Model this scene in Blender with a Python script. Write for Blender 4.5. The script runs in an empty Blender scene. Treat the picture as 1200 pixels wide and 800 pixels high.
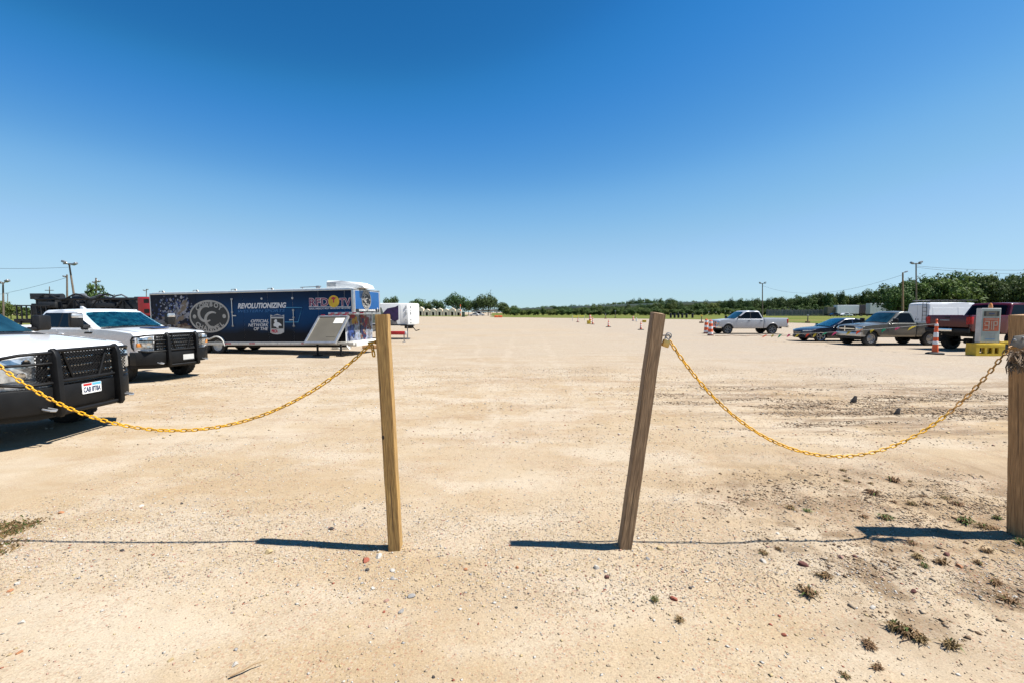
import bpy, bmesh, math, random
import numpy as np
from mathutils import Vector, Matrix
random.seed(7); rng = np.random.default_rng(7)
S = bpy.context.scene
COL = S.collection
PI = math.pi
rad = math.radians

# ------------------------------------------------------------------ camera, sky, sun, exposure
FPX = 1200*16/36; PITCH = math.atan(34/FPX); CH = 1.8
cam = bpy.data.cameras.new('camera'); cam.lens = 16; cam.sensor_width = 36
cam.clip_start = .05; cam.clip_end = 30000
co = bpy.data.objects.new('camera', cam); COL.objects.link(co)
co.location = (0, 0, CH); co.rotation_euler = (PI/2 - PITCH, 0, 0)
S.camera = co

SUN = Vector((.575, -.085, 1.0)).normalized()          # towards the sun: right and a little behind the camera
w = bpy.data.worlds.new('World'); S.world = w; w.use_nodes = True
nt = w.node_tree; bg = nt.nodes['Background']
sky = nt.nodes.new('ShaderNodeTexSky'); sky.sky_type = 'NISHITA'; sky.sun_disc = False
sky.sun_elevation = math.asin(SUN.z); sky.sun_rotation = math.atan2(SUN.x, SUN.y)
sky.altitude = 200; sky.air_density = 1.0; sky.dust_density = 0; sky.ozone_density = 3.0
def lin(v): v /= 255.; return v/12.92 if v <= .04045 else ((v+.055)/1.055)**2.4
# the sky as this lens and film rendered it: a deep azure overhead going to pale blue at the horizon, all the way round
SKY_RAW = ((102, 132, 177), (109, 140, 185), (115, 148, 192), (125, 159, 203), (142, 177, 217), (172, 206, 232), (203, 230, 236), (253, 249, 246))
SKY_OUT = ((37, 110, 178), (51, 128, 199), (65, 140, 210), (88, 156, 219), (126, 182, 230), (160, 203, 236), (177, 215, 240), (192, 222, 243))
K_ = .10*2**.35
cv = nt.nodes.new('ShaderNodeRGBCurve'); cv.mapping.use_clip = False; cv.mapping.extend = 'EXTRAPOLATED'
for ch in range(3):
    c = cv.mapping.curves[ch]; pts = [(0, 0)]+[(lin(a[ch]), lin(b[ch])) for a, b in zip(SKY_RAW, SKY_OUT)]
    c.points[0].location = pts[0]; c.points[1].location = pts[-1]
    for p in pts[1:-1]: c.points.new(*p)
    for p in c.points: p.handle_type = 'AUTO_CLAMPED'
cv.mapping.update()
v1 = nt.nodes.new('ShaderNodeVectorMath'); v1.operation = 'SCALE'; v1.inputs['Scale'].default_value = K_
v2 = nt.nodes.new('ShaderNodeVectorMath'); v2.operation = 'SCALE'; v2.inputs['Scale'].default_value = 1/K_
nt.links.new(sky.outputs[0], v1.inputs[0]); nt.links.new(v1.outputs[0], cv.inputs['Color']); nt.links.new(cv.outputs[0], v2.inputs[0]); nt.links.new(v2.outputs[0], bg.inputs[0])
bg.inputs[1].default_value = .0616
sl = bpy.data.lights.new('sun', 'SUN'); sl.energy = 5.0; sl.angle = rad(.53); sl.color = (1, .965, .90)
so = bpy.data.objects.new('sun', sl); COL.objects.link(so)
so.rotation_euler = SUN.to_track_quat('Z', 'Y').to_euler()
S.view_settings.view_transform = 'Standard'; S.view_settings.look = 'None'
S.view_settings.exposure = 1.05; S.view_settings.gamma = 1

# ------------------------------------------------------------------ measuring on the ground: where a sight line meets the place
def sight(px, py):
    x = (px-600)/FPX; u = -(py-400)/FPX
    return Vector((x, math.cos(PITCH)+u*math.sin(PITCH), -math.sin(PITCH)+u*math.cos(PITCH)))
def gp(px, py, z=0.):
    d = sight(px, py); t = (z-CH)/d.z
    return Vector((d.x*t, d.y*t, z))
def pt(px, py, Y):
    d = sight(px, py); t = Y/d.y
    return Vector((d.x*t, Y, CH+d.z*t))

# ------------------------------------------------------------------ relief of the ground
def _h(ix, iy, s):
    n = (ix*374761393 + iy*668265263 + s*974634777) & 0xffffffff
    n = ((n ^ (n >> 13))*1274126177) & 0xffffffff
    return ((n ^ (n >> 16)) & 0xffff)/65535.
def vn(x, y, s=0):
    x = np.asarray(x, float); y = np.asarray(y, float)
    fx = np.floor(x); fy = np.floor(y); ix = fx.astype(np.int64); iy = fy.astype(np.int64)
    u = x-fx; v = y-fy; u = u*u*(3-2*u); v = v*v*(3-2*v)
    return ((_h(ix, iy, s)*(1-u)+_h(ix+1, iy, s)*u)*(1-v) + (_h(ix, iy+1, s)*(1-u)+_h(ix+1, iy+1, s)*u)*v)*2-1
def sm(a, b, x):
    t = np.clip((np.asarray(x, float)-a)/(b-a), 0, 1); return t*t*(3-2*t)
def H(x, y):
    x = np.asarray(x, float); y = np.asarray(y, float)
    d = np.hypot(x, y); fade = 1-sm(18, 60, d); near = 1-sm(6, 14, d)
    h = .016*vn(x*.55+.3, y*.55, 1) + .007*vn(x*1.9, y*1.9, 2)
    h = h + near*(.0035*vn(x*6, y*6, 3) + .0022*vn(x*15, y*15, 4))
    # ruts churned by tyres on the right, running across
    m = sm(1.5, 4, x)*(1-sm(14, 20, x))*sm(5.2, 6.8, y)*(1-sm(11, 14, y))
    yy = y+.18*vn(x*.4, y*.2, 8)
    h = h + m*(.035*np.abs(vn(x*.5, yy*2.6, 5)) + .022*vn(x*2.2, yy*6, 6) - .02)
    # clods and weeds by the right post
    m2 = sm(1.0, 2.2, x)*(1-sm(6.5, 8, x))*sm(2.4, 3, y)*(1-sm(4.8, 6, y))
    h = h + m2*(.012*vn(x*4, y*4, 7) + .006*vn(x*11, y*11, 9))
    return h*fade
_h0 = H
_feet = [gp(462, 645.5), gp(732.5, 646.5), gp(1190, 636)]
def H(x, y):                                                # a little soil heaped round the foot of each post
    x = np.asarray(x, float); y = np.asarray(y, float); h = _h0(x, y)
    for f in _feet:
        d2 = (x-f.x)**2+(y-f.y-.05)**2
        h = h+.020*np.exp(-d2/.016)*(1+.9*vn(x*14, y*14, 51))
    return h
def Hz(x, y): return float(H(np.array([x]), np.array([y]))[0])

# ------------------------------------------------------------------ materials
MATS = {}
def new_mat(name):
    m = bpy.data.materials.new(name); m.use_nodes = True
    return m, m.node_tree, m.node_tree.nodes['Principled BSDF']
def nd(nt, t, **kw):
    n = nt.nodes.new(t)
    for k, v in kw.items():
        if k in n.inputs: n.inputs[k].default_value = v
        else: setattr(n, k, v)
    return n
def c4(c): return (c[0], c[1], c[2], 1)
def mat(name, col, rough=.5, metal=0, var=.12, scale=6, bump=0, bscale=60, coat=0, trans=0, dirt=0, spec=.5):
    if name in MATS: return MATS[name]
    col = tuple(.84*q for q in col)
    m, nt, b = new_mat(name); L = nt.links.new
    tc = nd(nt, 'ShaderNodeTexCoord')
    n = nd(nt, 'ShaderNodeTexNoise', Scale=scale, Detail=5.)
    L(tc.outputs['Object'], n.inputs['Vector'])
    r = nd(nt, 'ShaderNodeMapRange'); r.inputs[1].default_value = .3; r.inputs[2].default_value = .7
    r.inputs[3].default_value = 1-var; r.inputs[4].default_value = 1+var
    L(n.outputs[0], r.inputs[0])
    mx = nd(nt, 'ShaderNodeMix', data_type='RGBA', blend_type='MULTIPLY'); mx.inputs[0].default_value = 1
    mx.inputs[6].default_value = c4(col); L(r.outputs[0], mx.inputs[7])
    out = mx.outputs[2]
    if dirt:                                                # road dust low on the body, where wheels throw it
        sp = nd(nt, 'ShaderNodeSeparateXYZ'); L(tc.outputs['Object'], sp.inputs[0])
        dr = nd(nt, 'ShaderNodeMapRange'); dr.inputs[1].default_value = 1.0; dr.inputs[2].default_value = .4
        dr.inputs[3].default_value = 0; dr.inputs[4].default_value = dirt; L(sp.outputs[2], dr.inputs[0])
        dm = nd(nt, 'ShaderNodeMath', operation='MULTIPLY'); L(dr.outputs[0], dm.inputs[0])
        n2 = nd(nt, 'ShaderNodeTexNoise', Scale=2., Detail=3.); L(tc.outputs['Object'], n2.inputs['Vector']); L(n2.outputs[0], dm.inputs[1])
        m2 = nd(nt, 'ShaderNodeMix', data_type='RGBA'); L(dm.outputs[0], m2.inputs[0]); L(out, m2.inputs[6])
        m2.inputs[7].default_value = (.42, .33, .23, 1); out = m2.outputs[2]
    L(out, b.inputs['Base Color'])
    b.inputs['Roughness'].default_value = rough; b.inputs['Metallic'].default_value = metal
    b.inputs['Coat Weight'].default_value = coat; b.inputs['Coat Roughness'].default_value = .04
    b.inputs['Specular IOR Level'].default_value = spec
    rr = nd(nt, 'ShaderNodeMapRange'); rr.inputs[3].default_value = max(.02, rough-.1); rr.inputs[4].default_value = min(1, rough+.12)
    L(n.outputs[0], rr.inputs[0]); L(rr.outputs[0], b.inputs['Roughness'])
    if bump:
        n3 = nd(nt, 'ShaderNodeTexNoise', Scale=bscale, Detail=4.); L(tc.outputs['Object'], n3.inputs['Vector'])
        bp = nd(nt, 'ShaderNodeBump', Strength=bump, Distance=.01); L(n3.outputs[0], bp.inputs['Height']); L(bp.outputs[0], b.inputs['Normal'])
    MATS[name] = m; return m

M = {}
M['white_paint'] = mat('white_paint', (.80, .80, .80), .25, var=.02, coat=.7, dirt=.2)
M['silver_paint'] = mat('silver_paint', (.46, .47, .50), .3, .15, var=.03, coat=.5, dirt=.2)
M['grey_paint'] = mat('grey_paint', (.175, .175, .155), .32, .4, var=.08, coat=.5, dirt=.5)
M['navy_paint'] = mat('navy_paint', (.008, .015, .036), .25, .2, var=.08, coat=.45, dirt=.15)
M['maroon_paint'] = mat('maroon_paint', (.085, .0015, .006), .3, .1, var=.08, coat=.15, dirt=.06)
M['van_white'] = mat('van_white', (.70, .71, .73), .35, var=.03, coat=.3, dirt=.5)
M['black_plastic'] = mat('black_plastic', (.010, .010, .011), .55, var=.2, spec=.3)
M['black_steel'] = mat('black_steel', (.0055, .0055, .006), .5, .0, var=.25, bump=.2, bscale=140, spec=.25)
M['chassis_black'] = mat('chassis_black', (.012, .011, .010), .8, var=.3)
M['rubber'] = mat('rubber', (.018, .018, .018), .8, var=.25, bump=.3, bscale=80)
M['alloy'] = mat('alloy', (.55, .56, .57), .3, .85, var=.1)
M['dark_alloy'] = mat('dark_alloy', (.20, .21, .22), .35, .7, var=.1)
M['steel_wheel'] = mat('steel_wheel', (.45, .43, .40), .5, .5, var=.15)
M['chrome'] = mat('chrome', (.75, .76, .77), .12, 1., var=.04)
M['dark_glass'] = mat('dark_glass', (.004, .005, .007), .06, 0, var=.2, spec=.16)
M['blue_glass'] = mat('blue_glass', (.010, .038, .055), .05, 0, var=.5, scale=3, spec=.6)
M['headlamp'] = mat('headlamp', (.50, .54, .58), .10, .6, var=.35, scale=18, coat=1)
M['red_lens'] = mat('red_lens', (.42, .006, .006), .25, var=.2, spec=.3)
M['amber_lens'] = mat('amber_lens', (.65, .22, .02), .25, var=.2, coat=1)
M['white'] = mat('white', (.78, .78, .76), .5, var=.05)
M['offwhite'] = mat('offwhite', (.66, .64, .58), .6, var=.1)
M['panel_grey'] = mat('panel_grey', (.135, .12, .092), .55, .2, var=.08, scale=2)
M['alu'] = mat('alu', (.60, .60, .60), .35, .8, var=.1)
M['dull_steel'] = mat('dull_steel', (.33, .33, .33), .5, .8, var=.2)
M['brass'] = mat('brass', (.50, .34, .12), .38, .85, var=.2)
M['rust'] = mat('rust', (.16, .075, .035), .85, .2, var=.4, bump=.4)
M['orange'] = mat('orange', (.75, .10, .015), .5, var=.12)
M['orange_far'] = mat('orange_far', (.75, .13, .03), .6, var=.12)
M['reflect_white'] = mat('reflect_white', (.78, .78, .78), .35, var=.05)
M['yellow'] = mat('yellow', (.62, .42, .02), .5, var=.15)
M['chain_yellow'] = mat('chain_yellow', (.70, .36, .008), .38, var=.12, scale=30)
M['chain_scuffed'] = mat('chain_scuffed', (.50, .27, .03), .55, var=.35, scale=60)
M['chain_worn'] = mat('chain_worn', (.42, .20, .03), .55, var=.3, scale=30)
M['red'] = mat('red', (.50, .015, .02), .4, var=.12)
M['text_white'] = mat('text_white', (.80, .80, .80), .5, var=.03)
M['text_grey'] = mat('text_grey', (.42, .40, .37), .4, .3, var=.2, scale=3)
M['text_blue'] = mat('text_blue', (.03, .17, .42), .5, var=.05)
M['line_blue'] = mat('line_blue', (.10, .42, .70), .5, var=.05)
M['print_black'] = mat('print_black', (.012, .012, .014), .4, var=.15)
M['print_navy'] = mat('print_navy', (.012, .035, .11), .4, var=.1)
M['print_yellow'] = mat('print_yellow', (.80, .50, .02), .45, var=.25, scale=3)
M['print_red'] = mat('print_red', (.50, .02, .05), .45, var=.1)
M['concrete'] = mat('concrete', (.52, .48, .43), .85, var=.12, scale=1, bump=.2)
M['cream_wall'] = mat('cream_wall', (.78, .66, .50), .85, var=.08, scale=1)
M['pole_wood'] = mat('pole_wood', (.16, .12, .085), .85, var=.25, scale=3)
M['bark'] = mat('bark', (.07, .05, .035), .9, var=.3, scale=4)
M['wire'] = mat('wire', (.03, .03, .03), .7, var=.1)
M['pink'] = mat('pink', (.42, .03, .11), .6, var=.1)
M['green_flag'] = mat('green_flag', (.01, .28, .13), .6, var=.1)
M['yellow_flag'] = mat('yellow_flag', (.55, .43, .03), .6, var=.1)
M['sign_face'] = mat('sign_face', (.30, .35, .32), .5, var=.08)
M['sign_orange'] = mat('sign_orange', (.40, .085, .03), .5, var=.1)
M['dull_white'] = mat('dull_white', (.55, .55, .53), .55, var=.1)

def wood_mat(name, ca, cb, tint_low):
    m, nt, b = new_mat(name); L = nt.links.new
    tc = nd(nt, 'ShaderNodeTexCoord'); mp = nd(nt, 'ShaderNodeMapping'); mp.inputs['Scale'].default_value = (1, 1, .055)
    L(tc.outputs['Object'], mp.inputs[0])
    ns = nd(nt, 'ShaderNodeTexNoise', Scale=7., Detail=3.); L(mp.outputs[0], ns.inputs['Vector'])
    wv = nd(nt, 'ShaderNodeTexWave', wave_type='RINGS', rings_direction='Z', Scale=30., Distortion=9., Detail=3.)
    wv.inputs['Detail Scale'].default_value = 1.5
    L(mp.outputs[0], wv.inputs['Vector'])
    fn = nd(nt, 'ShaderNodeTexNoise', Scale=160., Detail=4.); L(mp.outputs[0], fn.inputs['Vector'])
    big = nd(nt, 'ShaderNodeTexNoise', Scale=3.2, Detail=4.); L(tc.outputs['Object'], big.inputs['Vector'])
    m1 = nd(nt, 'ShaderNodeMix', data_type='RGBA'); L(wv.outputs['Fac'], m1.inputs[0]); m1.inputs[6].default_value = c4(ca); m1.inputs[7].default_value = c4(cb)
    r1 = nd(nt, 'ShaderNodeMapRange'); r1.inputs[1].default_value = .3; r1.inputs[2].default_value = .7; r1.inputs[3].default_value = .55; r1.inputs[4].default_value = 1.32; L(fn.outputs[0], r1.inputs[0])
    m2 = nd(nt, 'ShaderNodeMix', data_type='RGBA', blend_type='MULTIPLY'); m2.inputs[0].default_value = 1; L(m1.outputs[2], m2.inputs[6]); L(r1.outputs[0], m2.inputs[7])
    r2 = nd(nt, 'ShaderNodeMapRange'); r2.inputs[1].default_value = .35; r2.inputs[2].default_value = .7; r2.inputs[3].default_value = 0; r2.inputs[4].default_value = .55; L(big.outputs[0], r2.inputs[0])
    m3 = nd(nt, 'ShaderNodeMix', data_type='RGBA'); L(r2.outputs[0], m3.inputs[0]); L(m2.outputs[2], m3.inputs[6]); m3.inputs[7].default_value = c4(tint_low)
    L(m3.outputs[2], b.inputs['Base Color']); b.inputs['Roughness'].default_value = .8
    mk = nd(nt, 'ShaderNodeMapping'); mk.inputs['Scale'].default_value = (1, 1, .02); L(tc.outputs['Object'], mk.inputs[0])
    ck = nd(nt, 'ShaderNodeTexNoise', Scale=75., Detail=2.); L(mk.outputs[0], ck.inputs['Vector'])
    r5 = nd(nt, 'ShaderNodeMapRange'); r5.inputs[1].default_value = .66; r5.inputs[2].default_value = .70; r5.inputs[3].default_value = 0; r5.inputs[4].default_value = .8; L(ck.outputs[0], r5.inputs[0])
    m5 = nd(nt, 'ShaderNodeMix', data_type='RGBA'); L(r5.outputs[0], m5.inputs[0]); L(m3.outputs[2], m5.inputs[6]); m5.inputs[7].default_value = (.05, .028, .014, 1); L(m5.outputs[2], b.inputs['Base Color'])
    bp = nd(nt, 'ShaderNodeBump', Strength=.7, Distance=.005); L(fn.outputs[0], bp.inputs['Height']); L(bp.outputs[0], b.inputs['Normal'])
    return m
M['pine_fresh'] = wood_mat('pine_fresh', (.46, .285, .095), (.33, .19, .058), (.23, .125, .042))
M['pine_grey'] = wood_mat('pine_grey', (.36, .235, .13), (.25, .155, .08), (.15, .09, .05))
M['pine_warm'] = wood_mat('pine_warm', (.40, .235, .105), (.32, .18, .075), (.25, .14, .06))

def ground_mat():
    m, nt, b = new_mat('sandy_gravel'); L = nt.links.new
    geo = nd(nt, 'ShaderNodeNewGeometry'); P = geo.outputs['Position']
    def noise(scale, det=5., sc=None, rough=.55, loc=None, rz=0, dist=0.):
        v = P
        if sc or loc:
            mp = nd(nt, 'ShaderNodeMapping')
            if sc: mp.inputs['Scale'].default_value = sc
            if loc: mp.inputs['Location'].default_value = loc
            mp.inputs['Rotation'].default_value = (0, 0, rz)
            L(P, mp.inputs[0]); v = mp.outputs[0]
        n = nd(nt, 'ShaderNodeTexNoise', Scale=scale, Detail=det, Roughness=rough, Distortion=dist); L(v, n.inputs['Vector']); return n.outputs[0]
    def mr(v, a, b_, c, d):
        r = nd(nt, 'ShaderNodeMapRange'); r.interpolation_type = 'SMOOTHSTEP'
        for i, q in enumerate((a, b_, c, d)): r.inputs[i+1].default_value = q
        L(v, r.inputs[0]); return r.outputs[0]
    def mix(f, a, b_, mode='MIX'):
        x = nd(nt, 'ShaderNodeMix', data_type='RGBA', blend_type=mode)
        for i, q in ((0, f), (6, a), (7, b_)):
            if isinstance(q, (tuple, float, int)): x.inputs[i].default_value = c4(q) if isinstance(q, tuple) else q
            else: L(q, x.inputs[i])
        return x.outputs[2]
    def mul(a, b_):
        x = nd(nt, 'ShaderNodeMath', operation='MULTIPLY')
        for i, q in enumerate((a, b_)):
            if isinstance(q, (float, int)): x.inputs[i].default_value = q
            else: L(q, x.inputs[i])
        return x.outputs[0]
    sp = nd(nt, 'ShaderNodeSeparateXYZ'); L(P, sp.inputs[0]); X, Y = sp.outputs[0], sp.outputs[1]
    col = mix(mr(noise(.33, 7.), .38, .62, 0., 1.), (.545, .40, .235), (.60, .47, .315))
    # pale chalky dust, and brown damp streaks left by tyres across the lot
    col = mix(mul(mr(noise(1.0, 6., (.55, 1, 1), .6), .42, .62, 0., .85), 1.), col, (.67, .56, .42))
    st = mr(noise(1., 7., (.22, .8, 1), .64, None, .14, 1.0), .50, .68, 0., .42)
    band = mr(Y, 4.5, 7., .35, 1.)
    col = mix(mul(st, band), col, (.43, .275, .15))
    st2 = mr(noise(1., 6., (.07, .42, 1), .6, (3, 9, 0), -.16, 1.1), .50, .66, 0., .32)
    st3 = mr(noise(1., 7., (.45, 2.2, 1), .66, (7, 2, 0), -.12, .6), .55, .70, 0., .55)
    col = mix(mul(st3, mr(Y, 5., 8., .3, 1.)), col, (.40, .26, .145))
    col = mix(mul(st2, mr(Y, 8., 14., 0., 1.)), col, (.47, .335, .21))
    # grey crushed gravel on the lot further out, more of it on the right
    gv = mul(mr(Y, 11., 20., 0., 1.), mr(noise(.12, 5., (.35, 1, 1)), .33, .58, .25, .9))
    col = mix(gv, col, (.545, .45, .335))
    gx = mul(mul(mr(X, 3., 12., 0., 1.), mr(Y, 8., 13., 0., 1.)), mr(noise(.4, 5.), .35, .6, .4, .95))
    col = mix(gx, col, (.52, .435, .34))
    # dark churned soil of the ruts
    rm = mul(mul(mr(X, 2., 5., 0., 1.), mr(Y, 6., 7., 0., 1.)), mr(Y, 10.5, 13., 1., 0.))
    col = mix(mul(rm, mr(noise(1., 6., (.35, 2.4, 1), .65), .44, .60, 0., .8)), col, (.27, .18, .105))
    pm = mul(mul(mr(X, 1.2, 2.6, 0., 1.), mr(Y, 2.2, 2.7, 0., 1.)), mr(Y, 4.4, 5.6, 1., 0.))
    col = mix(mul(pm, mr(noise(2.3, 7.), .48, .60, 0., .9)), col, (.25, .165, .09))
    # brown earth showing through near the right post and along the right of the lot
    em = mul(mul(mr(X, 1.0, 3.4, 0., 1.), mr(Y, 1.9, 2.3, 0., 1.)), mr(Y, 4.6, 6.5, 1., 0.))
    col = mix(mul(em, mr(noise(.9, 6., (1, 1, 1), .6, (5, 1, 0)), .38, .60, .1, .8)), col, (.42, .295, .175))
    rk = mr(noise(1., 6., (5.0, .8, 1), .6, None, .75), .52, .66, 0., .5)
    col = mix(mul(em, rk), col, (.30, .205, .12))
    # pairs of worn tyre tracks running off between the posts
    for x0_, k_, w_ in ((-.55, .02, .16), (1.05, .035, .16), (.35, -.09, .13), (-1.6, -.10, .13), (-3.0, -.28, .15), (-1.7, -.26, .15)):
        a_ = nd(nt, 'ShaderNodeMath', operation='MULTIPLY_ADD'); L(Y, a_.inputs[0]); a_.inputs[1].default_value = -k_; L(X, a_.inputs[2])
        nz = nd(nt, 'ShaderNodeMath', operation='MULTIPLY_ADD'); L(noise(.35, 3.), nz.inputs[0]); nz.inputs[1].default_value = .9; L(a_.outputs[0], nz.inputs[2])
        d_ = nd(nt, 'ShaderNodeMath', operation='SUBTRACT'); L(nz.outputs[0], d_.inputs[0]); d_.inputs[1].default_value = x0_+.45
        ab = nd(nt, 'ShaderNodeMath', operation='ABSOLUTE'); L(d_.outputs[0], ab.inputs[0])
        tm = mul(mul(mr(ab.outputs[0], w_*.5, w_*1.3, 1., 0.), mr(Y, 4.2, 7., 0., 1.)), mr(noise(1.4, 5.), .38, .60, .1, .7))
        col = mix(mul(mul(tm, .55), mr(Y, 20., 45., 1., 0.)), col, (.68, .57, .435))
    # grain
    vo = nd(nt, 'ShaderNodeTexVoronoi', Scale=95.); L(P, vo.inputs['Vector'])
    hsv = nd(nt, 'ShaderNodeSeparateColor'); L(vo.outputs['Color'], hsv.inputs[0])
    dens = mr(noise(1.1, 5.), .36, .60, .15, 1.)
    col = mix(mul(mul(mr(hsv.outputs[0], .80, .86, 0., 1.), dens), .26), col, (.70, .62, .52))
    col = mix(mul(mul(mr(hsv.outputs[1], .84, .90, 0., 1.), dens), .36), col, (.26, .18, .125))
    col = mix(mul(mul(mr(hsv.outputs[2], .90, .94, 0., 1.), dens), .5), col, (.45, .19, .11))
    vo2 = nd(nt, 'ShaderNodeTexVoronoi', Scale=22.); L(P, vo2.inputs['Vector'])
    h2 = nd(nt, 'ShaderNodeSeparateColor'); L(vo2.outputs['Color'], h2.inputs[0])
    col = mix(mul(mr(h2.outputs[0], .86, .92, 0., .38), mr(Y, 5., 10., 0., 1.)), col, (.30, .23, .165))
    col = mix(mul(mr(h2.outputs[1], .82, .92, 0., .35), mr(Y, 5., 10., 0., 1.)), col, (.72, .65, .56))
    g = noise(130., 3.)
    col = mix(1., col, mr(g, .3, .7, .84, 1.14), 'MULTIPLY')
    hv = nd(nt, 'ShaderNodeHueSaturation', Saturation=.95, Value=.54); L(col, hv.inputs['Color'])
    L(mix(1., hv.outputs[0], (1., .985, .955), 'MULTIPLY'), b.inputs['Base Color']); b.inputs['Roughness'].default_value = .95; b.inputs['Specular IOR Level'].default_value = .15
    bp = nd(nt, 'ShaderNodeBump', Strength=.35, Distance=.008); L(noise(38., 6., None, .65), bp.inputs['Height'])
    bp2 = nd(nt, 'ShaderNodeBump', Strength=.4, Distance=.04); L(noise(5., 6., (.6, 1, 1), .6), bp2.inputs['Height']); L(bp.outputs[0], bp2.inputs['Normal'])
    L(bp2.outputs[0], b.inputs['Normal'])
    return m
M['ground'] = ground_mat()

def grass_mat(name, ca, cb, cc):
    m, nt, b = new_mat(name); L = nt.links.new
    geo = nd(nt, 'ShaderNodeNewGeometry')
    n1 = nd(nt, 'ShaderNodeTexNoise', Scale=.09, Detail=6.); mp = nd(nt, 'ShaderNodeMapping'); mp.inputs['Scale'].default_value = (.4, 1.6, 1)
    L(geo.outputs['Position'], mp.inputs[0]); L(mp.outputs[0], n1.inputs['Vector'])
    r = nd(nt, 'ShaderNodeValToRGB'); r.color_ramp.elements[0].position = .36; r.color_ramp.elements[0].color = c4(ca)
    r.color_ramp.elements[1].position = .66; r.color_ramp.elements[1].color = c4(cc)
    e = r.color_ramp.elements.new(.5); e.color = c4(cb)
    L(n1.outputs[0], r.inputs[0])
    n2 = nd(nt, 'ShaderNodeTexNoise', Scale=2.5, Detail=5.); L(geo.outputs['Position'], n2.inputs['Vector'])
    m2 = nd(nt, 'ShaderNodeMix', data_type='RGBA', blend_type='MULTIPLY'); m2.inputs[0].default_value = 1
    r2 = nd(nt, 'ShaderNodeMapRange'); r2.inputs[1].default_value = .3; r2.inputs[2].default_value = .7; r2.inputs[3].default_value = .6; r2.inputs[4].default_value = 1.3
    L(n2.outputs[0], r2.inputs[0]); L(r.outputs[0], m2.inputs[6]); L(r2.outputs[0], m2.inputs[7])
    L(m2.outputs[2], b.inputs['Base Color']); b.inputs['Roughness'].default_value = 1; b.inputs['Specular IOR Level'].default_value = 0
    return m
M['field'] = grass_mat('field_grass', (.060, .098, .022), (.105, .125, .036), (.17, .135, .055))

def leaf_mat(name, col, hue=.03):
    m, nt, b = new_mat(name); L = nt.links.new
    oi = nd(nt, 'ShaderNodeObjectInfo'); geo = nd(nt, 'ShaderNodeNewGeometry')
    n = nd(nt, 'ShaderNodeTexNoise', Scale=.55, Detail=3.); L(geo.outputs['Position'], n.inputs['Vector'])
    h = nd(nt, 'ShaderNodeHueSaturation'); h.inputs['Color'].default_value = c4(col)
    r = nd(nt, 'ShaderNodeMapRange'); r.inputs[3].default_value = .5-hue; r.inputs[4].default_value = .5+hue*.6; L(oi.outputs['Random'], r.inputs[0]); L(r.outputs[0], h.inputs['Hue'])
    ad = nd(nt, 'ShaderNodeMath', operation='ADD'); L(n.outputs[0], ad.inputs[0]); L(geo.outputs['Random Per Island'], ad.inputs[1])
    r2 = nd(nt, 'ShaderNodeMapRange'); r2.inputs[1].default_value = .3; r2.inputs[2].default_value = 1.6; r2.inputs[3].default_value = .55; r2.inputs[4].default_value = 1.55; L(ad.outputs[0], r2.inputs[0]); L(r2.outputs[0], h.inputs['Value'])
    L(h.outputs[0], b.inputs['Base Color']); b.inputs['Roughness'].default_value = .7; b.inputs['Specular IOR Level'].default_value = .25
    b.inputs['Subsurface Weight'].default_value = 0
    tr = nd(nt, 'ShaderNodeBsdfTranslucent'); L(h.outputs[0], tr.inputs[0])
    ms = nd(nt, 'ShaderNodeMixShader'); ms.inputs[0].default_value = .25
    L(b.outputs[0], ms.inputs[1]); L(tr.outputs[0], ms.inputs[2]); L(ms.outputs[0], nt.nodes['Material Output'].inputs[0])
    return m
M['leaf'] = leaf_mat('leaf', (.058, .094, .024))
M['leaf_dark'] = leaf_mat('leaf_dark', (.042, .072, .021))
M['leaf_light'] = leaf_mat('leaf_light', (.080, .115, .027))
M['weed_dry'] = leaf_mat('weed_dry', (.20, .13, .06), .02)
M['weed_green'] = leaf_mat('weed_green', (.075, .115, .03), .02)

def shade_glass():
    m, nt, b = new_mat('tinted_windscreen'); L = nt.links.new
    tr = nd(nt, 'ShaderNodeBsdfTransparent', Color=(.72, .92, .94, 1)); gl = nd(nt, 'ShaderNodeBsdfGlossy', Roughness=.02)
    lw = nd(nt, 'ShaderNodeLayerWeight', Blend=.5); fr = nd(nt, 'ShaderNodeMapRange'); fr.inputs[1].default_value = .35; fr.inputs[3].default_value = .03; fr.inputs[4].default_value = .5; L(lw.outputs['Facing'], fr.inputs[0]); ms = nd(nt, 'ShaderNodeMixShader'); L(fr.outputs[0], ms.inputs[0]); L(tr.outputs[0], ms.inputs[1]); L(gl.outputs[0], ms.inputs[2])
    L(ms.outputs[0], nt.nodes['Material Output'].inputs[0]); return m
M['screen_glass'] = shade_glass()
M['sunshade'] = mat('sunshade', (.030, .105, .12), .25, .55, var=.9, scale=9)

# ------------------------------------------------------------------ mesh helpers
def link(o, parent=None):
    COL.objects.link(o)
    if parent is not None: o.parent = parent
    return o
def finish(me, mats, smooth=35):
    for q in (mats if isinstance(mats, (list, tuple)) else [mats]): me.materials.append(q)
    if smooth:
        me.shade_smooth(); me.set_sharp_from_angle(angle=rad(smooth))
def obj(name, bm, mats, parent=None, smooth=35, label=None):
    bmesh.ops.recalc_face_normals(bm, faces=bm.faces)
    me = bpy.data.meshes.new(name); bm.to_mesh(me); bm.free(); finish(me, mats, smooth)
    o = bpy.data.objects.new(name, me); link(o, parent)
    if label: o['label'] = label
    return o
def raw(name, verts, faces, mats, parent=None, smooth=0, midx=None):
    me = bpy.data.meshes.new(name); me.from_pydata(verts, [], faces); 
    if midx is not None: me.polygons.foreach_set('material_index', midx)
    finish(me, mats, smooth); me.update()
    return link(bpy.data.objects.new(name, me), parent)
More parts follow.
